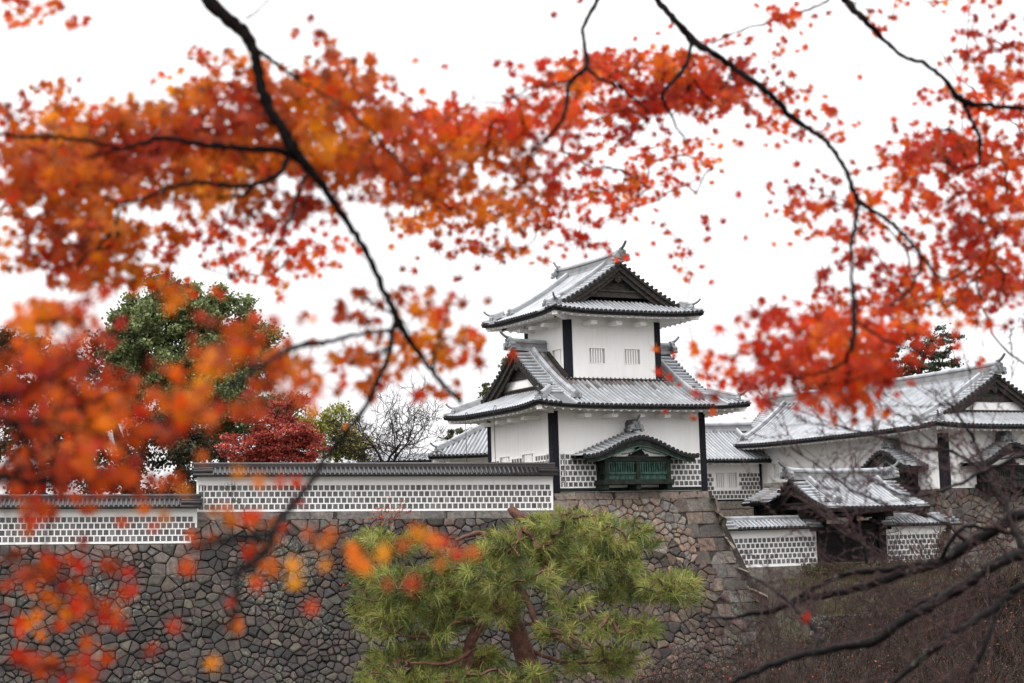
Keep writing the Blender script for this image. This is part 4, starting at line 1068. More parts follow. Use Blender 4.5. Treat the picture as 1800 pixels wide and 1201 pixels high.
# ------------------------------------------------------------------ trees behind the wall
def gnd(x, Y, px_y=None):
    p = at(x, 900, Y); return np.array([p[0], Y, ground_at(p[0], Y)])
GREEN = [(.115, .145, .055), (.14, .175, .068), (.175, .205, .085), (.09, .118, .046), (.21, .23, .10)]
b = gnd(320, 146); top = at(315, 700, 146)
leafy_tree('evergreen_tree', 'tall round dark green evergreen tree behind the long wall', 'tree', b,
           [crown(300, 600, 146, 115, 100), crown(320, 625, 146, 140, 125), crown(290, 560, 146, 90, 70), crown(240, 640, 146, 60, 70), crown(395, 570, 146, 58, 60), crown(330, 545, 146, 80, 55), crown(385, 660, 146, 70, 70), crown(440, 640, 146, 45, 50), crown(300, 690, 146, 110, 70), crown(225, 610, 146, 50, 60), crown(447, 590, 146, 42, 45), crown(462, 650, 146, 38, 60), crown(360, 740, 146, 100, 60)],
           [(*b, .42), (*(b + (top - b) * .4), .36), (*top, .26), (*at(325, 600, 146), .1)], 100000, .19, GREEN, clump=.85, limb_r=.05, nodes=420)
b = gnd(395, 141)
leafy_tree('evergreen_tree', 'darker green tree standing lower in front of the tall evergreen', 'tree', b, [crown(430, 735, 141, 70, 60), crown(395, 700, 141, 60, 45), crown(500, 720, 141, 30, 35), crown(330, 760, 141, 70, 50)],
           [(*b, .3), (*at(395, 800, 141), .25), (*at(420, 720, 141), .1)], 20000, .19, GREEN[:4], clump=.8, nodes=110, limb_r=.06)
b = gnd(230, 134)
leafy_tree('dark_tree', 'dark thick-trunked tree rising behind the stepped lower wall', 'tree', b, [crown(180, 730, 134, 120, 75), crown(70, 770, 134, 110, 80), crown(300, 780, 134, 70, 65), crown(120, 850, 134, 130, 40), crown(300, 850, 134, 60, 40), crown(365, 805, 134, 38, 55), crown(250, 830, 134, 70, 45)],
           [(*b, .75), (*at(228, 830, 134), .62), (*at(205, 760, 134), .3), (*at(190, 700, 134), .12)], 22000, .19, [(.018, .026, .012), (.030, .038, .018), (.05, .045, .02), (.055, .03, .018)], clump=1.2, nodes=110, limb_r=.08)
b = gnd(70, 150)
leafy_tree('orange_tree', 'rusty autumn tree at the far left behind the dark tree', 'tree', b, [crown(30, 660, 150, 110, 90), crown(130, 640, 150, 50, 60)],
           [(*b, .4), (*at(75, 800, 150), .3), (*at(70, 680, 150), .1)], 20000, .2, [(.10, .035, .018), (.14, .05, .02), (.07, .03, .018), (.05, .045, .02)], clump=1.1, nodes=80)
b = gnd(455, 128); REDS = [(.30, .045, .035), (.40, .075, .05), (.22, .030, .028), (.46, .11, .07)]
leafy_tree('red_maple', 'deep red maple spreading in layers just behind the long wall', 'tree', b, [crown(500, 765, 128, 70, 20), crown(470, 735, 128, 55, 16), crown(520, 790, 128, 55, 20), crown(440, 785, 128, 60, 22), crown(540, 770, 128, 30, 14), crown(500, 705, 128, 35, 12), crown(430, 806, 128, 40, 12), crown(500, 810, 128, 60, 12)],
           [(*b, .2), (*at(458, 815, 128), .16), (*at(470, 770, 128), .10), (*at(490, 720, 128), .04)], 26000, .12, REDS, clump=.7, nodes=220, flat=.6, limb_r=.035, bias=(0, 0, .9))
b = gnd(590, 140)
leafy_tree('yellow_green_tree', 'yellow-green thinning tree between the red maple and the bare tree', 'tree', b, [crown(580, 770, 140, 55, 35), crown(545, 750, 140, 30, 28), crown(625, 790, 140, 35, 25), crown(590, 735, 140, 25, 22)],
           [(*b, .2), (*at(592, 800, 140), .14), (*at(590, 740, 140), .05)], 8000, .15, [(.27, .27, .05), (.19, .21, .05), (.36, .30, .06), (.14, .16, .045)], clump=.9, nodes=70, limb_r=.05)
bare_tree('bare_tree', 'leafless tree with a wide fan of twigs above the long wall', 'tree', gnd(672, 132), 10.5, 5, .62, .19, 6, 'bark_far', lean=(.05, 0), min_r=.017, kids=(3, 4), up=.10)
bare_tree('bare_tree', 'thin leafless tree rising behind the yellow-green tree', 'tree', gnd(622, 145), 11.5, 9, .46, .14, 6, 'bark_far', min_r=.016)
bare_tree('orange_sapling', 'small sapling with sparse orange leaves beside the stepped wall end', 'tree', gnd(285, 118), 4.6, 21, .5, .06, 5, 'bark_far', leaves=420, leafcol=[(.45, .13, .03), (.38, .09, .03), (.5, .2, .05)], leafsize=.09, min_r=.008)
bare_tree('bare_shrub', 'leafless shrub leaning over the step between the two white walls', 'shrub', at(470, 955, 105.2), 5.0, 33, .55, .10, 5, 'bark_far', lean=(-1.2, .1), min_r=.012, up=.25)
PINE = [(.055, .062, .018), (.075, .080, .024), (.040, .048, .016), (.095, .090, .030)]
b = gnd(850, 165)
leafy_tree('pine_tree', 'cloud-shaped pine whose top peeps out left of the turret roofs', 'tree', b, [crown(868, 685, 165, 22, 16), crown(850, 700, 165, 14, 10), crown(815, 765, 165, 32, 11), crown(850, 755, 165, 25, 9), crown(800, 777, 165, 16, 8), crown(888, 650, 165, 14, 22), crown(845, 785, 165, 20, 6)],
           [(*b, .35), (*at(858, 800, 165), .28), (*at(875, 720, 165), .16), (*at(885, 650, 165), .05)], 6000, .14, PINE, clump=.42, nodes=90, limb_r=.05, flat=.6, mat='needle')
b = gnd(1620, 178)
leafy_tree('pine_tree', 'dark pine standing behind the long gate house roof', 'tree', b, [crown(1640, 600, 178, 55, 28), crown(1590, 580, 178, 40, 14), crown(1660, 635, 178, 30, 16), crown(1560, 640, 178, 60, 26), crown(1470, 672, 178, 45, 12), crown(1520, 650, 178, 40, 20), crown(1430, 680, 178, 20, 8), crown(1610, 650, 178, 50, 22)],
           [(*b, .5), (*at(1610, 720, 178), .4), (*at(1620, 640, 178), .25), (*at(1640, 590, 178), .08)], 15000, .16, [(.022, .038, .018), (.032, .050, .022), (.045, .062, .028), (.026, .036, .02)], clump=.65, nodes=130, limb_r=.07, flat=.6, mat='needle')

# ------------------------------------------------------------------ hedge, bank and thickets by the moat
hg = thing('hedge', 'low clipped brown-green hedge before the gate', 'hedge', T, (21, -3.2, -5.8)); hb_ = MB()
n = 9000; pos = np.stack([nr.uniform(15.8, 27, n), nr.normal(-3.3, .38, n), -5.85 + np.abs(nr.normal(0, 1, n)).clip(0, 1.9) * .55], -1)
scatter(hb_, QL, QT, pos, .09 * nr.uniform(.6, 1.3, n), np.asarray([(.04, .045, .016), (.07, .075, .02), (.05, .036, .02), (.10, .10, .02)])[nr.integers(0, 4, n)] * nr.uniform(.7, 1.2, (n, 1)))
part(hb_, 'foliage', 'leaf', hg)
st_ = MB()
for i in range(46):
    u, v = rnd.uniform(16, 27), rnd.uniform(-3.5, -3.1); st_.tube([(u, v, -5.9), (u + rnd.uniform(-.1, .1), v, -5.4), (u + rnd.uniform(-.3, .3), v, -4.9)], [.03, .02, .008], 4, cap=False)
part(st_, 'stems', 'bark_brown', hg)
gr = MB(); n = 16000; uu, vv = nr.uniform(12.5, 34, n), nr.uniform(-9.0, -4.2, n); Pw = T.W(np.stack([uu, vv, np.zeros(n)], -1)); Pw[:, 2] = gz(Pw[:, 0], Pw[:, 1]) + .05
scatter(gr, [(-.12, 0, 0), (.12, 0, 0), (.02, .1, 1.0)], [(0, 1, 2)], Pw, .22 * nr.uniform(.5, 1.2, n), np.asarray([(.07, .065, .02), (.10, .10, .025), (.05, .045, .02), (.09, .065, .03)])[nr.integers(0, 4, n)], (0, 0, 3))
go = structure(gr, 'bank_grass', 'leaf'); go['kind'] = 'stuff'; go['label'] = 'yellow-green grass on the bank below the gate'; go['category'] = 'grass'
spots = [(nr.uniform(1120, 1830), nr.uniform(52, 98), nr.uniform(4.5, 6.5)) for _ in range(16)] + [(1165, 62, 5.2), (1235, 70, 5.6), (1300, 58, 4.6), (1370, 76, 5.4), (1430, 64, 4.8), (1500, 80, 5.6), (1570, 60, 5.0), (1640, 72, 6.2), (1720, 62, 5.6), (1790, 70, 7.0), (1200, 86, 5.6), (1340, 90, 5.4)]
for i, (x, Y, h) in enumerate(spots):
    o = at(x, 1140, Y); bz = ground_at(o[0], Y); topz = at(x, rnd.uniform(1075, 1125) - (40 if x > 1600 else 0), Y)[2]
    bare_tree('bare_shrub', 'bushy leafless reddish-brown shrub in the thicket along the moat', 'shrub', (o[0], Y, bz), max(3.0, (topz - bz) * .95), 100 + i, .55, .05, 5, 'bark_brown', 'thicket shrubs along the moat', stems=5, kids=(2, 3), leaves=90, leafcol=[(.35, .06, .02), (.28, .07, .03), (.16, .06, .03)], min_r=.014, up=.3, leafsize=.06)
for i, (x, Y, ty, lab) in enumerate(((1690, 92, 830, 'tall brown leafless tree before the gate house corner edge'), (1765, 84, 780, 'tall leafless brown tree in front of the farthest right bay'), (1820, 88, 800, 'leafless brown tree cut by the right edge of the photo'), (1640, 98, 900, 'leafless brown tree just right of the dark gate'), (1730, 70, 930, 'dense brown leafless tree lower right, nearer than the gate trees'))):
    o = at(x, 1000, Y); bz = ground_at(o[0], Y); tz = at(x, ty, Y)[2]
    bare_tree('bare_tree', lab, 'tree', (o[0], Y, bz), (tz - bz) * .80, 200 + i, .48, .13, 6, 'bark_brown', stems=2, leaves=160, leafcol=[(.35, .06, .02), (.25, .06, .03)], min_r=.017, up=.2, leafsize=.07, kids=(2, 4))
for i, (x, Y, ty) in enumerate(((1390, 104, 960), (1450, 100, 985), (1500, 106, 930), (1560, 99, 960), (1610, 104, 900), (1660, 100, 930), (1345, 102, 1010), (1720, 104, 880), (1770, 100, 900), (1585, 93, 1010), (1680, 90, 880), (1705, 96, 850), (1745, 88, 900), (1785, 94, 850), (1640, 88, 960), (1720, 84, 960), (1480, 90, 1030), (1540, 86, 1040), (1420, 88, 1050), (1780, 78, 980))):
    o = at(x, 1000, Y); bz = ground_at(o[0], Y); tz = at(x, ty, Y)[2]
    bare_tree('bare_sapling', 'slender leafless sapling on the bank between the moat thicket and the gate', 'sapling', (o[0], Y, bz), max(2.5, (tz - bz) * .85), 400 + i, .5, .07, 6, 'bark_brown', 'leafless saplings on the bank', stems=2, leaves=40, leafcol=[(.35, .06, .02), (.25, .06, .03)], min_r=.013, up=.15, leafsize=.06)
for i, (x, y, Y, lab) in enumerate(((690, 985, 100, 'small red-leaved shrub sprouting from the rampart above the pine'), (640, 1060, 101, 'sparse orange-leaved shrub growing on the dark rampart left of the pine'))):
    bare_tree('rampart_shrub', lab, 'shrub', at(x, y, Y), 3.6, 300 + i, .5, .04, 5, 'bark_far', leaves=300, leafcol=[(.40, .08, .04), (.5, .16, .05), (.3, .05, .03)], min_r=.008, up=.3, leafsize=.075, stems=2)

# ------------------------------------------------------------------ the pine before the rampart
PY = 35
bp = at(955, 1190, PY); bp = np.array([bp[0], PY, ground_at(bp[0], PY)])
pine = thing('pine_tree', 'bright green pine with a red-brown crooked trunk in front of the stone base', 'tree', WORLD, bp)
tr = MB(); skel = []
lines = [[(972, 1330, 35.2, 56), (955, 1230, 35.1, 46), (928, 1165, 35, 38), (906, 1100, 35, 32), (890, 1050, 35, 27), (882, 1008, 35, 21), (900, 962, 35.1, 14), (915, 930, 35.2, 9)],
         [(960, 1290, 35, 26), (830, 1225, 34.5, 20), (822, 1160, 34.4, 19), (832, 1118, 34.4, 20), (858, 1088, 34.6, 18), (886, 1066, 35, 16)],
         [(886, 1015, 35, 13), (912, 1032, 34.6, 12), (928, 1058, 34.3, 12), (940, 1088, 34.1, 12), (957, 1110, 34, 11), (985, 1124, 34, 8), (1012, 1142, 34, 4)],
         [(957, 1110, 34, 8), (985, 1114, 33.8, 7), (1020, 1127, 33.6, 5), (1045, 1141, 33.5, 3)], [(985, 1112, 33.8, 4), (1015, 1116, 33.6, 3), (1048, 1112, 33.5, 2)],
         [(846, 1098, 34.4, 9), (815, 1090, 34, 7), (790, 1100, 33.8, 4)], [(880, 1020, 35, 12), (840, 1010, 34.6, 9), (800, 1020, 34.2, 7), (750, 1030, 34, 5), (700, 1030, 33.8, 3)],
         [(895, 975, 35, 11), (950, 985, 35.2, 9), (985, 1000, 35.4, 8), (1010, 990, 35.4, 7), (1060, 1000, 35.2, 6), (1130, 1035, 35, 4), (1190, 1030, 35, 3)],
         [(900, 960, 35, 10), (960, 965, 35.3, 12), (1015, 950, 35.6, 14), (1022, 938, 35.6, 11), (1050, 925, 35.6, 5)], [(845, 1005, 34.6, 6), (842, 985, 34.5, 9), (838, 960, 34.5, 12)],
         [(838, 1000, 34.5, 7), (790, 1000, 34.2, 8), (740, 995, 34, 8)], [(870, 1060, 35, 9), (800, 1110, 34.3, 6), (730, 1120, 34, 5), (690, 1110, 34, 3)],
         [(835, 1140, 34.4, 8), (790, 1165, 34, 6), (720, 1165, 33.8, 4)], [(920, 1140, 35, 9), (1000, 1165, 35, 6), (1080, 1160, 35, 4)], [(905, 1100, 35, 7), (1000, 1090, 35.4, 5), (1090, 1105, 35.5, 3)],
         [(905, 930, 35.2, 12), (880, 945, 35, 10), (840, 938, 34.9, 9), (800, 950, 34.8, 5)]]
for L in lines:
    P, r = px_branch(L, 5, .006); tr.tube(P, r, 8); skel.append(P)
P, r = px_branch([(960, 938, 35.4, 12), (935, 922, 35.3, 16), (915, 909, 35.2, 19), (903, 900, 35.2, 17), (896, 892, 35.2, 13)], 5); tr.tube(P, r, 10)
part(tr, 'trunk', 'bark_pine', pine, True)
pads = [(680, 955, 55, 22, 34), (640, 965, 25, 14, 10), (735, 1025, 105, 26, 70), (690, 1055, 62, 34, 40), (740, 1095, 105, 30, 56), (640, 1075, 20, 30, 10), (700, 1165, 62, 26, 40), (790, 1160, 100, 28, 62), (735, 1192, 105, 16, 46),
        (1005, 920, 75, 17, 34), (925, 950, 78, 22, 44), (1075, 935, 60, 22, 26), (950, 985, 110, 32, 70), (1055, 990, 75, 34, 46), (1120, 960, 40, 16, 14), (1180, 1028, 48, 22, 30), (1110, 1040, 72, 20, 34), (880, 1072, 40, 24, 20),
        (815, 1040, 50, 24, 26), (895, 1015, 85, 26, 40), (1090, 1100, 55, 18, 20), (1060, 1160, 78, 24, 34), (1125, 1105, 42, 14, 12), (800, 990, 45, 20, 16), (1000, 1060, 40, 16, 12), (650, 1010, 30, 22, 14), (760, 1060, 90, 26, 34), (860, 985, 60, 24, 30), (1200, 1045, 30, 14, 10), (1000, 1110, 60, 18, 14), (940, 1180, 40, 14, 8), (870, 1190, 60, 14, 16)]
tips, dirs = [], []
for cx, cy, rx, ry, k in pads:
    dep = PY + rnd.uniform(-1.1, .7)
    for i in range(int(k * 1.65)):
        a, q = rnd.uniform(0, 2 * PI), math.sqrt(rnd.random()); x, y = cx + rx * q * math.cos(a), cy + ry * q * math.sin(a)
        tips.append(at(x, y, dep + rnd.uniform(-.9, .9))); dirs.append(((x - cx) / rx * .9, rnd.uniform(-.8, .2), .55 - (y - cy) / ry * .35 + rnd.uniform(-.35, .25)))
tips = np.array(tips); dirs = np.array(dirs); dirs /= np.linalg.norm(dirs, axis=1)[:, None]
tw = MB()
for q, r in grow(np.concatenate(skel)[::2], tips[::2], .006, .006, .5): tw.tube(q, r, 4, cap=False)
part(tw, 'twigs', 'bark_pine', pine)
nd = MB(); NN = 46; K = len(tips)
c0 = np.repeat(tips - dirs * .05, NN, 0); d = np.repeat(dirs, NN, 0) + nr.normal(0, .62, (K * NN, 3)); d /= np.linalg.norm(d, axis=1)[:, None]
ln = nr.uniform(.17, .36, (K * NN, 1)); c0 = c0 + np.repeat(dirs, NN, 0) * nr.uniform(-.12, .10, (K * NN, 1))
droop = np.array([0, 0, -1.0]) * ln * .28; mid = c0 + d * ln * .55 + droop * .25; end = c0 + d * ln + droop
sd = np.cross(d, np.array([0, 1.0, 0]) + nr.normal(0, .3, (K * NN, 3))); sd /= np.linalg.norm(sd, axis=1)[:, None]; w = .0038
V = np.stack([c0 - sd * w, c0 + sd * w, mid + sd * w, mid - sd * w, end], 1); k = nd.addv(V); ii = np.arange(K * NN)[:, None] * 5 + k
pal = np.array([(.185, .215, .048), (.24, .262, .064), (.130, .165, .040), (.31, .315, .09), (.070, .098, .030)]); cc = pal[nr.integers(0, 5, K)] * nr.uniform(.65, 1.25, (K, 1)); cc = np.repeat(cc, NN, 0) * nr.uniform(.7, 1.3, (K * NN, 1))
br_ = nr.random(K * NN) < .06; cc[br_] = np.array([.24, .11, .03])
nd.faces(ii + np.array([[0, 1, 2, 3]]), cc); nd.faces(ii + np.array([[3, 2, 4]]), cc)
part(nd, 'needles', 'needle', pine)

# ------------------------------------------------------------------ the near maples framing the view
GRID = """
542100000010000000010000000430232022
000000000013100000000001021210000045
000000145437610110358678863200000056
443124687788744220477778875431002467
578688768787787888855442102443012533
888999998889985877654343400100058867
878976677654268854555443200143145556
567622455555015767554331100155435677
678875244333001344433001210214422466
326863123441001010000011100002444577
554421210000432520000000000234567666
888520024301442640000000005678764221
898731156653565720000001046889863110
999874434553543200000001155678841000
999986553221000000000000101003200000
778876310000000000000000000000000000
999841000000000000000000000000000000
777603312410000000000000000000000000
111102345420001000000000000000000000
552000043424325340000000000000000000
367400120330102000000000000000000000
347620200000000000000000000000000000
223410023000000000000000000000000000
566401000000000000000000000000000000
""".split()
def zone(c, r):
    """which tree, distance, depth spread"""
    if c <= 5 and r >= 10: return ('near', 3.1, .3)
    if r >= 18 and c >= 10: return ('left', 2.3, .15)
    if r >= 15: return ('left', 2.5, .2)
    if c <= 10 and r >= 10: return ('left', 2.7, .25)
    if r >= 10 and c <= 17: return ('left', 4.75, .3)
    if c <= 13 and r in (8, 9) and c >= 5: return ('left', 6.2, .5)
    if c <= 5: return ('left', 4.9, .35)
    if c <= 13: return ('left', 5.0, .35)
    if c <= 19: return ('right', 5.7, .35) if r < 7 else ('right', 6.6, .4)
    if c <= 24: return ('right', 6.5, .4) if r < 5 else ('right', 7.4, .5)
    return ('right', 6.4, .4) if not (25 <= c <= 33 and r >= 11) else ('right', 5.2, .35)
LEAF_R = .033
def leaf_r(Y): return LEAF_R * min(1.0, Y / 4.0)
leaves = {'left': [], 'right': [], 'near': []}
for r, row in enumerate(GRID):
    for c, ch in enumerate(row[:36]):
        q = int(ch)
        if not q: continue
        tr_, Y, sp = zone(c, r); s_ = FPX / Y * leaf_r(Y); area = .40 * PI * s_ * s_ * {'left': (.195 if r < 10 else .26) if r < 15 else .46, 'right': .235 if r < 11 else .28, 'near': .56}[tr_]
        cov = (0, .08, .18, .29, .40, .53, .66, .79, .91, .965)[q]
        m = -math.log(1 - cov) * 2500 / area; m = int(m) + (rnd.random() < m - int(m))
        while m > 0:                                                      # a flat spray of leaves off one twig
            k = min(m, rnd.randint(2, 8)); m -= k; tilt = rnd.uniform(-.35, .35)
            x0, y0, d0 = (c + rnd.uniform(-.05, 1.05)) * 50, (r + rnd.uniform(-.05, 1.05)) * 50, Y + rnd.gauss(0, sp * .7)
            for _ in range(k):
                dx = rnd.gauss(0, 26); leaves[tr_].append((x0 + dx, y0 + dx * tilt + rnd.gauss(0, 8), d0 + rnd.gauss(0, .09)))
leaves['right'].append((1420, 1085, 5.5))
BR = {'left': [
    [(300, -90, 4.82, 30), (345, -25, 4.80, 28), (400, 35, 4.77, 27), (430, 60, 4.76, 25), (448, 95, 4.75, 21), (455, 140, 4.74, 19), (470, 185, 4.72, 19), (500, 235, 4.71, 20), (516, 264, 4.70, 24), (545, 300, 4.70, 17), (580, 345, 4.70, 14), (610, 390, 4.70, 13), (640, 437, 4.69, 12), (662, 482, 4.69, 12), (685, 530, 4.68, 12), (699, 564, 4.66, 14), (725, 605, 4.65, 10), (760, 652, 4.64, 9), (790, 687, 4.63, 9), (808, 708, 4.63, 8)],
    [(698, 562, 4.66, 10), (690, 585, 4.63, 10), (684, 622, 4.58, 9), (665, 668, 4.52, 9), (640, 716, 4.46, 9), (605, 766, 4.39, 10), (575, 802, 4.33, 10), (545, 850, 4.00, 11), (510, 892, 3.40, 13), (482, 926, 3.00, 15), (470, 962, 2.80, 15), (445, 988, 2.70, 14), (420, 1006, 2.60, 16), (416, 1060, 2.50, 10), (405, 1130, 2.50, 6)],
    [(510, 266, 4.70, 14), (440, 262, 4.60, 12), (385, 257, 4.53, 11), (330, 250, 4.46, 10), (290, 243, 4.41, 10), (250, 252, 4.36, 9), (215, 262, 4.33, 7), (150, 280, 4.28, 4)],
    [(506, 276, 4.70, 12), (496, 300, 4.63, 10), (470, 317, 4.58, 10), (440, 326, 4.53, 10), (400, 326, 4.47, 9), (350, 321, 4.41, 8), (290, 332, 4.36, 7), (235, 355, 4.32, 6), (180, 350, 4.28, 4)],
    [(440, 326, 4.53, 8), (432, 342, 4.51, 8), (410, 345, 4.48, 6), (380, 350, 4.46, 4)],
    [(456, 92, 4.75, 10), (480, 108, 4.72, 8), (502, 123, 4.68, 6), (522, 140, 4.63, 5), (560, 160, 4.52, 4)], [(432, 32, 4.77, 5), (455, 18, 4.77, 4), (480, -10, 4.77, 4)],
    [(215, 262, 4.33, 7), (150, 248, 4.28, 7), (110, 243, 4.26, 8), (70, 240, 4.20, 8), (28, 238, 4.10, 7), (-30, 232, 4.00, 5)],
    [(480, 934, 2.90, 11), (440, 944, 2.70, 11), (400, 948, 2.60, 11), (368, 955, 2.50, 10), (335, 968, 2.50, 6)],
    [(690, 580, 4.62, 7), (640, 585, 4.46, 7), (575, 600, 4.32, 9), (530, 608, 4.00, 11), (490, 625, 3.40, 10), (440, 655, 3.00, 8), (395, 690, 2.80, 6), (350, 730, 2.70, 4)],
    [(482, 926, 3.00, 5), (540, 950, 2.70, 4), (600, 962, 2.50, 4), (680, 978, 2.40, 4), (760, 985, 2.30, 4), (800, 990, 2.30, 3)],
    [(560, 160, 4.52, 5), (620, 200, 4.41, 5), (680, 260, 4.32, 5), (720, 310, 4.27, 4)], [(545, 300, 4.70, 7), (520, 350, 4.60, 6), (500, 410, 4.53, 5), (470, 450, 4.50, 4)],
    [(725, 605, 4.65, 6), (700, 560, 4.52, 6), (650, 530, 4.39, 5), (620, 510, 4.33, 4)], [(760, 652, 4.64, 6), (770, 600, 4.48, 6), (785, 560, 4.36, 5), (790, 530, 4.32, 4)]],
  'right': [
    [(1075, -80, 6.0, 10), (1056, -20, 5.9, 9), (1046, 10, 5.8, 9), (1026, 45, 5.7, 8), (1028, 80, 5.6, 8), (1031, 115, 5.5, 11), (1020, 130, 5.4, 9), (1000, 145, 5.4, 9), (998, 166, 5.3, 8), (990, 205, 5.2, 7), (965, 240, 5.2, 6), (936, 268, 5.1, 5), (925, 300, 5.1, 4)],
    [(1000, 145, 5.4, 5), (972, 147, 5.4, 4), (930, 155, 5.3, 3.5), (890, 177, 5.3, 3), (850, 178, 5.3, 2.5), (820, 160, 5.3, 2)],
    [(1031, 118, 5.5, 7), (1055, 140, 5.5, 6), (1085, 150, 5.6, 5), (1110, 170, 5.6, 5), (1140, 196, 5.6, 4)],
    [(1080, -120, 6.4, 16), (1140, -25, 6.3, 13), (1160, 5, 6.3, 13), (1190, 40, 6.2, 13), (1216, 69, 6.2, 17), (1250, 92, 6.1, 13), (1290, 120, 6.1, 12), (1340, 155, 6.0, 13), (1365, 176, 6.0, 12), (1390, 206, 6.0, 12), (1420, 226, 6, 10), (1446, 243, 6, 9), (1470, 271, 5.9, 9), (1486, 300, 5.8, 9), (1500, 335, 5.7, 10), (1512, 357, 5.7, 10), (1542, 376, 5.7, 8), (1575, 400, 5.7, 8), (1600, 425, 5.7, 7), (1622, 452, 5.7, 7), (1646, 484, 5.7, 5), (1672, 490, 5.7, 4), (1706, 470, 5.7, 4)],
    [(1508, 355, 5.7, 8), (1503, 390, 5.5, 8), (1496, 430, 5.3, 7), (1497, 470, 5.1, 6), (1500, 520, 4.9, 10), (1502, 560, 4.8, 11), (1499, 600, 4.7, 10), (1480, 640, 4.7, 6), (1430, 660, 4.7, 4)],
    [(1500, 560, 4.8, 6), (1560, 600, 4.7, 5), (1620, 620, 4.7, 4), (1660, 640, 4.7, 3)],
    [(1216, 70, 6.2, 9), (1210, 100, 6.1, 8), (1195, 130, 6.0, 9), (1170, 155, 5.9, 7), (1164, 172, 5.9, 7), (1176, 196, 6, 6), (1190, 225, 6.2, 4), (1210, 255, 6.5, 3)],
    [(1250, 78, 6.1, 3.5), (1290, 56, 6.2, 3.5), (1350, 40, 6.2, 4.5), (1390, 25, 6.2, 5), (1440, 10, 6.2, 5), (1475, -15, 6.2, 5)],
    [(1430, -80, 6.2, 16), (1475, -20, 6.1, 15), (1490, 5, 6.1, 15), (1520, 35, 6, 13), (1560, 76, 6, 9), (1590, 100, 6, 8), (1625, 111, 6, 9), (1660, 140, 6, 9), (1690, 175, 6, 14), (1730, 186, 6, 9), (1800, 190, 6, 9), (1870, 200, 6, 9)],
    [(1694, 180, 6, 8), (1710, 215, 6, 8), (1724, 250, 6, 8), (1720, 290, 6, 5)], [(1622, 452, 5.7, 6), (1600, 510, 5.6, 5), (1550, 545, 5.4, 4)]],
  'near': [
    [(-120, 690, 2.65, 13), (-40, 700, 2.57, 12), (40, 690, 2.50, 9), (120, 642, 2.46, 7), (200, 602, 2.42, 5), (290, 570, 2.42, 3)],
    [(-90, 740, 2.65, 10), (60, 742, 2.50, 8), (160, 762, 2.42, 6), (260, 790, 2.42, 4), (340, 745, 2.42, 3)], [(-90, 560, 2.57, 8), (60, 590, 2.50, 5), (120, 560, 2.42, 4)],
    [(-90, 950, 2.57, 9), (60, 990, 2.42, 7), (110, 1060, 2.38, 5), (170, 1120, 2.34, 4)], [(-90, 1190, 2.50, 9), (60, 1172, 2.42, 7), (150, 1190, 2.42, 4)], [(-60, 850, 2.50, 7), (60, 845, 2.42, 5), (160, 850, 2.42, 4)]]}
TRUNK = {'left': ((-3.4, 7.0), .19, 'maple with a thick dark branch slanting across orange leaves at the upper left', [(0, 3)]),
         'right': ((3.6, 8.0), .20, 'maple with red leaves hanging over the turret and the upper right', [(0, 2), (3, 2), (8, 2)]),
         'near': ((-2.7, 3.2), .14, 'nearest maple, blurred red and orange leaves along the left edge', [(k, 0) for k in range(6)])}
PALS = {'left': [(0.549, 0.116, 0.0034), (0.483, 0.088, 0.0034), (0.620, 0.166, 0.0045), (0.417, 0.055, 0.0034), (0.264, 0.050, 0.0045), (0.505, 0.044, 0.0034), (0.571, 0.133, 0.0034)],
        'right': [(0.571, 0.044, 0.0045), (0.505, 0.028, 0.0045), (0.615, 0.078, 0.0045), (0.439, 0.028, 0.0045), (0.593, 0.105, 0.0045), (0.307, 0.027, 0.0045), (0.549, 0.055, 0.0056)],
        'near': [(0.505, 0.079, 0.0034), (0.485, 0.033, 0.0039), (0.424, 0.020, 0.0045), (0.566, 0.107, 0.0034), (0.262, 0.028, 0.0034), (0.505, 0.061, 0.0034), (0.525, 0.091, 0.0034), (0.343, 0.050, 0.0034)]}
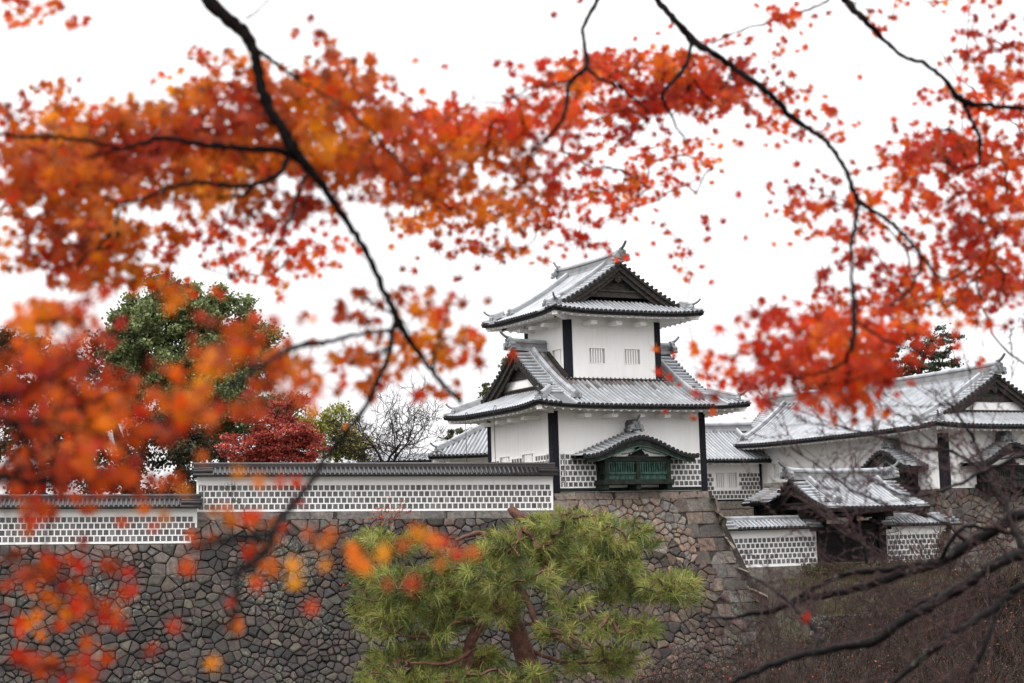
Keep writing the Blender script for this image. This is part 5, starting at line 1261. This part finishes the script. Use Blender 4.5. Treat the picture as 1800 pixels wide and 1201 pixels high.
for key in ('left', 'right', 'near'):
    (tx, ty), r0, lab, roots = TRUNK[key]; g = ground_at(tx, ty)
    tree = thing('maple_tree', lab, 'tree', WORLD, (tx, ty, g), 'maples framing the view')
    tk = MB(); hts = np.linspace(g - .2, 18.5 if key != 'near' else 15.5, 8)
    tp = np.stack([tx + np.sin(hts * 1.3) * .08, ty + np.cos(hts * 1.1) * .08, hts], 1); tk.tube(tp, r0 * np.array([1, .92, .84, .76, .66, .52, .34, .06]), 12)
    br = MB(); sk = []
    for L in BR[key]:
        P, r = px_branch(L, 6, .002); r = r * (1 + .10 * np.sin(np.arange(len(r)) * 1.7 + rnd.random() * 6)); br.tube(P, r, 8); sk.append(P)
    for i, zo in roots:                                                  # limbs from the trunk outside the view to each branch
        e = at(*BR[key][i][0][:3]); e2 = at(*BR[key][i][1][:3]); rr = BR[key][i][0][3] / FPX * BR[key][i][0][2] / 2
        j = int(np.argmin(np.abs(hts - (e[2] + (.5 if key != 'near' else -.2))))); s0 = tp[min(max(j, 1), 7)]
        q = spline(np.stack([s0, s0 * .6 + e * .4 + np.array([0, 0, .15 if key == 'near' else .45]), e + (e - e2) * .25, e]), 6); tk.tube(q, np.linspace(max(rr * 1.7, .02), rr, len(q)), 8)
    part(tk, 'trunk', 'bark_dark', tree, True); part(br, 'branches', 'bark_dark', tree, True)
    A = np.array(leaves[key])
    bl_px = np.concatenate([spline(L, 6) for L in BR[key]]); bl_px = bl_px[bl_px[:, 3] >= 7]
    for i in range(len(A)):                                              # leaves hang behind the stout branches, not through them
        dd = np.hypot(bl_px[:, 0] - A[i, 0], bl_px[:, 1] - A[i, 1]); j = int(np.argmin(dd))
        if dd[j] < 34 and A[i, 2] < bl_px[j, 2] + .22: A[i, 2] = bl_px[j, 2] + .22 + abs(nr.normal(0, .2))
    pos = np.array([at(x, y, Y) for x, y, Y in A])
    sel = nr.permutation(len(pos))[:max(60, len(pos) // 4)]
    tw = MB(); sks = np.concatenate(sk)
    for q, r in grow(sks, pos[sel], .00045, .0005, .5):
        if np.linalg.norm(q[-1] - q[0]) < .60: tw.tube(q, np.minimum(r, .0042), 5, cap=False)
    part(tw, 'twigs', 'bark_dark', tree, True)
    lf = MB(); pal = np.array(PALS[key]); col = pal[nr.integers(0, len(pal), len(pos))].copy()
    if key == 'right':                                                    # a few orange clumps among the red ones
        m = (A[:, 0] < 960) & (A[:, 1] > 240); col[m] = np.array(PALS['left'])[nr.integers(0, 7, m.sum())]
    if key == 'left':
        m = ((A[:, 0] > 330) & (A[:, 1] > 390) & (A[:, 1] < 500)) | (A[:, 1] < 60); col[m] = np.array(PALS['right'])[nr.integers(0, 7, m.sum())]
        m = (A[:, 1] > 850); col[m] = np.array([(.62, .17, .006), (.58, .11, .006), (.50, .045, .006)])[nr.integers(0, 3, m.sum())]
    ph = np.sin(A[:, 0] / 61 + A[:, 1] / 43) + np.sin(A[:, 0] / 37 - A[:, 1] / 71 + 2) + np.sin(A[:, 1] / 29 + A[:, 0] / 113)   # sprays that turned colour together
    col *= (1 + .13 * ph)[:, None] * np.stack([np.ones(len(ph)), .92 + .18 * ph, np.ones(len(ph))], 1)
    col *= nr.uniform(.70, 1.2, (len(pos), 1))
    scatter(lf, ML, MT, pos, LEAF_R * np.minimum(1, A[:, 2] / 4.0) * nr.uniform(.7, 1.15, len(pos)), col, (0, -1.9, .3))
    part(lf, 'leaves', 'maple_leaf', tree)

# ------------------------------------------------------------------ the bare cherry reaching in at the lower right
ch_base = np.array([5.2, 10.5, ground_at(5.2, 10.5)])
ch = thing('cherry_tree', 'bare wet cherry tree with dark lichened branches reaching in at the lower right', 'tree', WORLD, ch_base)
CB = [[(1900, 870, 9.2, 26), (1800, 903, 9, 22), (1767, 920, 9, 21), (1717, 950, 9, 21), (1650, 988, 9, 19), (1600, 1004, 9, 16), (1533, 1027, 9, 15), (1467, 1043, 9, 13), (1407, 1055, 9, 11), (1360, 1073, 9, 10), (1317, 1079, 9, 8), (1283, 1086, 9, 5), (1230, 1084, 9, 3)],
      [(1655, 985, 9, 11), (1600, 996, 9, 11), (1540, 1004, 9, 10), (1493, 1008, 9, 10), (1447, 1027, 9, 9), (1407, 1047, 9, 8), (1367, 1071, 9, 7), (1310, 1080, 9, 4)],
      [(1900, 950, 8.8, 24), (1800, 973, 8.6, 21), (1750, 992, 8.5, 20), (1693, 1030, 8.4, 20), (1650, 1058, 8.4, 18), (1583, 1094, 8.3, 17), (1533, 1128, 8.3, 17), (1473, 1138, 8.3, 14), (1417, 1150, 8.2, 12), (1360, 1168, 8.2, 11), (1300, 1193, 8.2, 10), (1255, 1225, 8.2, 8)],
      [(1685, 1036, 8.4, 9), (1633, 1053, 8.5, 8), (1590, 1080, 8.6, 7), (1580, 1100, 8.4, 6)],
      [(1900, 985, 8.4, 17), (1800, 1027, 8.2, 14), (1767, 1053, 8.2, 14), (1720, 1088, 8.1, 14), (1667, 1120, 8, 13), (1627, 1154, 8, 12), (1580, 1192, 8, 10), (1550, 1225, 8, 8)],
      [(1767, 1055, 8.2, 9), (1750, 1087, 8.2, 10), (1732, 1133, 8.1, 10), (1713, 1173, 8.1, 10), (1690, 1225, 8.1, 9)],
      [(1800, 968, 8.6, 12), (1777, 918, 8.7, 10), (1766, 880, 8.8, 10), (1737, 840, 8.9, 9), (1720, 792, 9, 7), (1698, 752, 9, 5), (1660, 700, 9, 3)],
      [(1440, 1143, 8.3, 6), (1433, 1110, 8.4, 7), (1400, 1072, 8.5, 6), (1370, 1045, 8.6, 6), (1330, 1020, 8.7, 4), (1290, 1000, 8.8, 3)],
      [(1900, 775, 8.2, 8), (1800, 800, 8.2, 7), (1733, 828, 8.2, 6), (1667, 858, 8.2, 6), (1600, 872, 8.2, 5), (1540, 850, 8.2, 3)],
      [(1740, 835, 8.9, 5), (1671, 793, 9, 6), (1622, 787, 9, 6), (1560, 770, 9, 5), (1511, 760, 9, 4), (1465, 745, 9, 2)],
      [(1523, 990, 8.6, 8), (1517, 960, 8.6, 7), (1511, 945, 8.6, 5), (1508, 920, 8.6, 3)],
      [(1650, 985, 9, 7), (1690, 930, 8.8, 7), (1740, 930, 8.8, 6), (1800, 940, 8.8, 6)], [(1700, 955, 9, 6), (1650, 915, 9, 5), (1560, 890, 9, 4), (1480, 850, 9, 3), (1400, 790, 9, 2)],
      [(1900, 690, 9, 4), (1830, 660, 9, 3.5), (1755, 602, 9, 3), (1730, 548, 9, 2.5), (1690, 500, 9, 2)], [(1860, 320, 9, 3), (1800, 240, 9, 2.5), (1750, 190, 9, 2.2), (1690, 140, 9, 2), (1650, 85, 9, 1.6)]]
tk = MB(); br = MB(); sk = []
hts = np.linspace(ch_base[2] - .2, 16.0, 8); tp = np.stack([5.2 - .10 * (hts - 10), 10.5 - .1 * (hts - 10), hts], 1); tk.tube(tp, np.array([.2, .19, .175, .16, .14, .11, .07, .012]), 12)
for i, L in enumerate(CB):
    P, r = px_branch(L, 6, .003); r = r * (1 + .12 * np.sin(np.arange(len(r)) * 1.9 + i)); br.tube(P, r, 8); sk.append((P, r))
    if L[0][0] >= 1840:
        e = P[0]; j = int(np.argmin(np.abs(hts - e[2] + .5))); q = spline(np.stack([tp[j], (tp[j] + e) / 2 + np.array([0, 0, .1]), e]), 6); tk.tube(q, np.linspace(max(.03, r[0] * 1.4), r[0], len(q)), 8)
part(tk, 'trunk', 'bark_cherry', ch, True); part(br, 'branches', 'bark_cherry', ch, True)
tw = MB(); bud = MB()
def twig(p, d, L, r, k):
    n = 7; P = [p]; q = p.copy(); dd = d.copy()
    for _ in range(n - 1):
        dd = dd + nr.normal(0, .10, 3) + np.array([0, 0, .03]); dd /= np.linalg.norm(dd); q = q + dd * L / (n - 1); P.append(q)
    P = np.array(P); tw.tube(P, np.linspace(r, r * .5, n), 5, cap=True)
    for i in range(1, n):
        if nr.random() < .7: bud.tube([P[i], P[i] + dd * .012 + nr.normal(0, .006, 3), P[i] + dd * .02 + nr.normal(0, .009, 3)], [r * .8 + .0012, r * .5 + .0022, .0006], 5)
    if k:
        for _ in range(nr.integers(1, 3)):
            i = nr.integers(2, n); a = dd + nr.normal(0, .55, 3); twig(P[i], a / np.linalg.norm(a), L * nr.uniform(.35, .7), r * .65, k - 1)
for P, r in sk[:13]:
    for i in range(3, len(P), 4):
        for _rep in range(nr.integers(1, 4) if P[i][0] > 1.6 else nr.integers(0, 3)):
            t = P[min(i + 1, len(P) - 1)] - P[i - 1]; t /= np.linalg.norm(t); d = t * 1.0 + np.array([-.15, 0, .18]) * nr.uniform(-.8, 1.4) + nr.normal(0, .42, 3); d /= np.linalg.norm(d)
            twig(P[i], d, nr.uniform(.2, .62) * (1 if P[i][0] > 1.6 else .7), nr.uniform(.0016, .0036), 2)
part(tw, 'twigs', 'bark_twig', ch, True); part(bud, 'buds', 'bark_twig', ch, True)
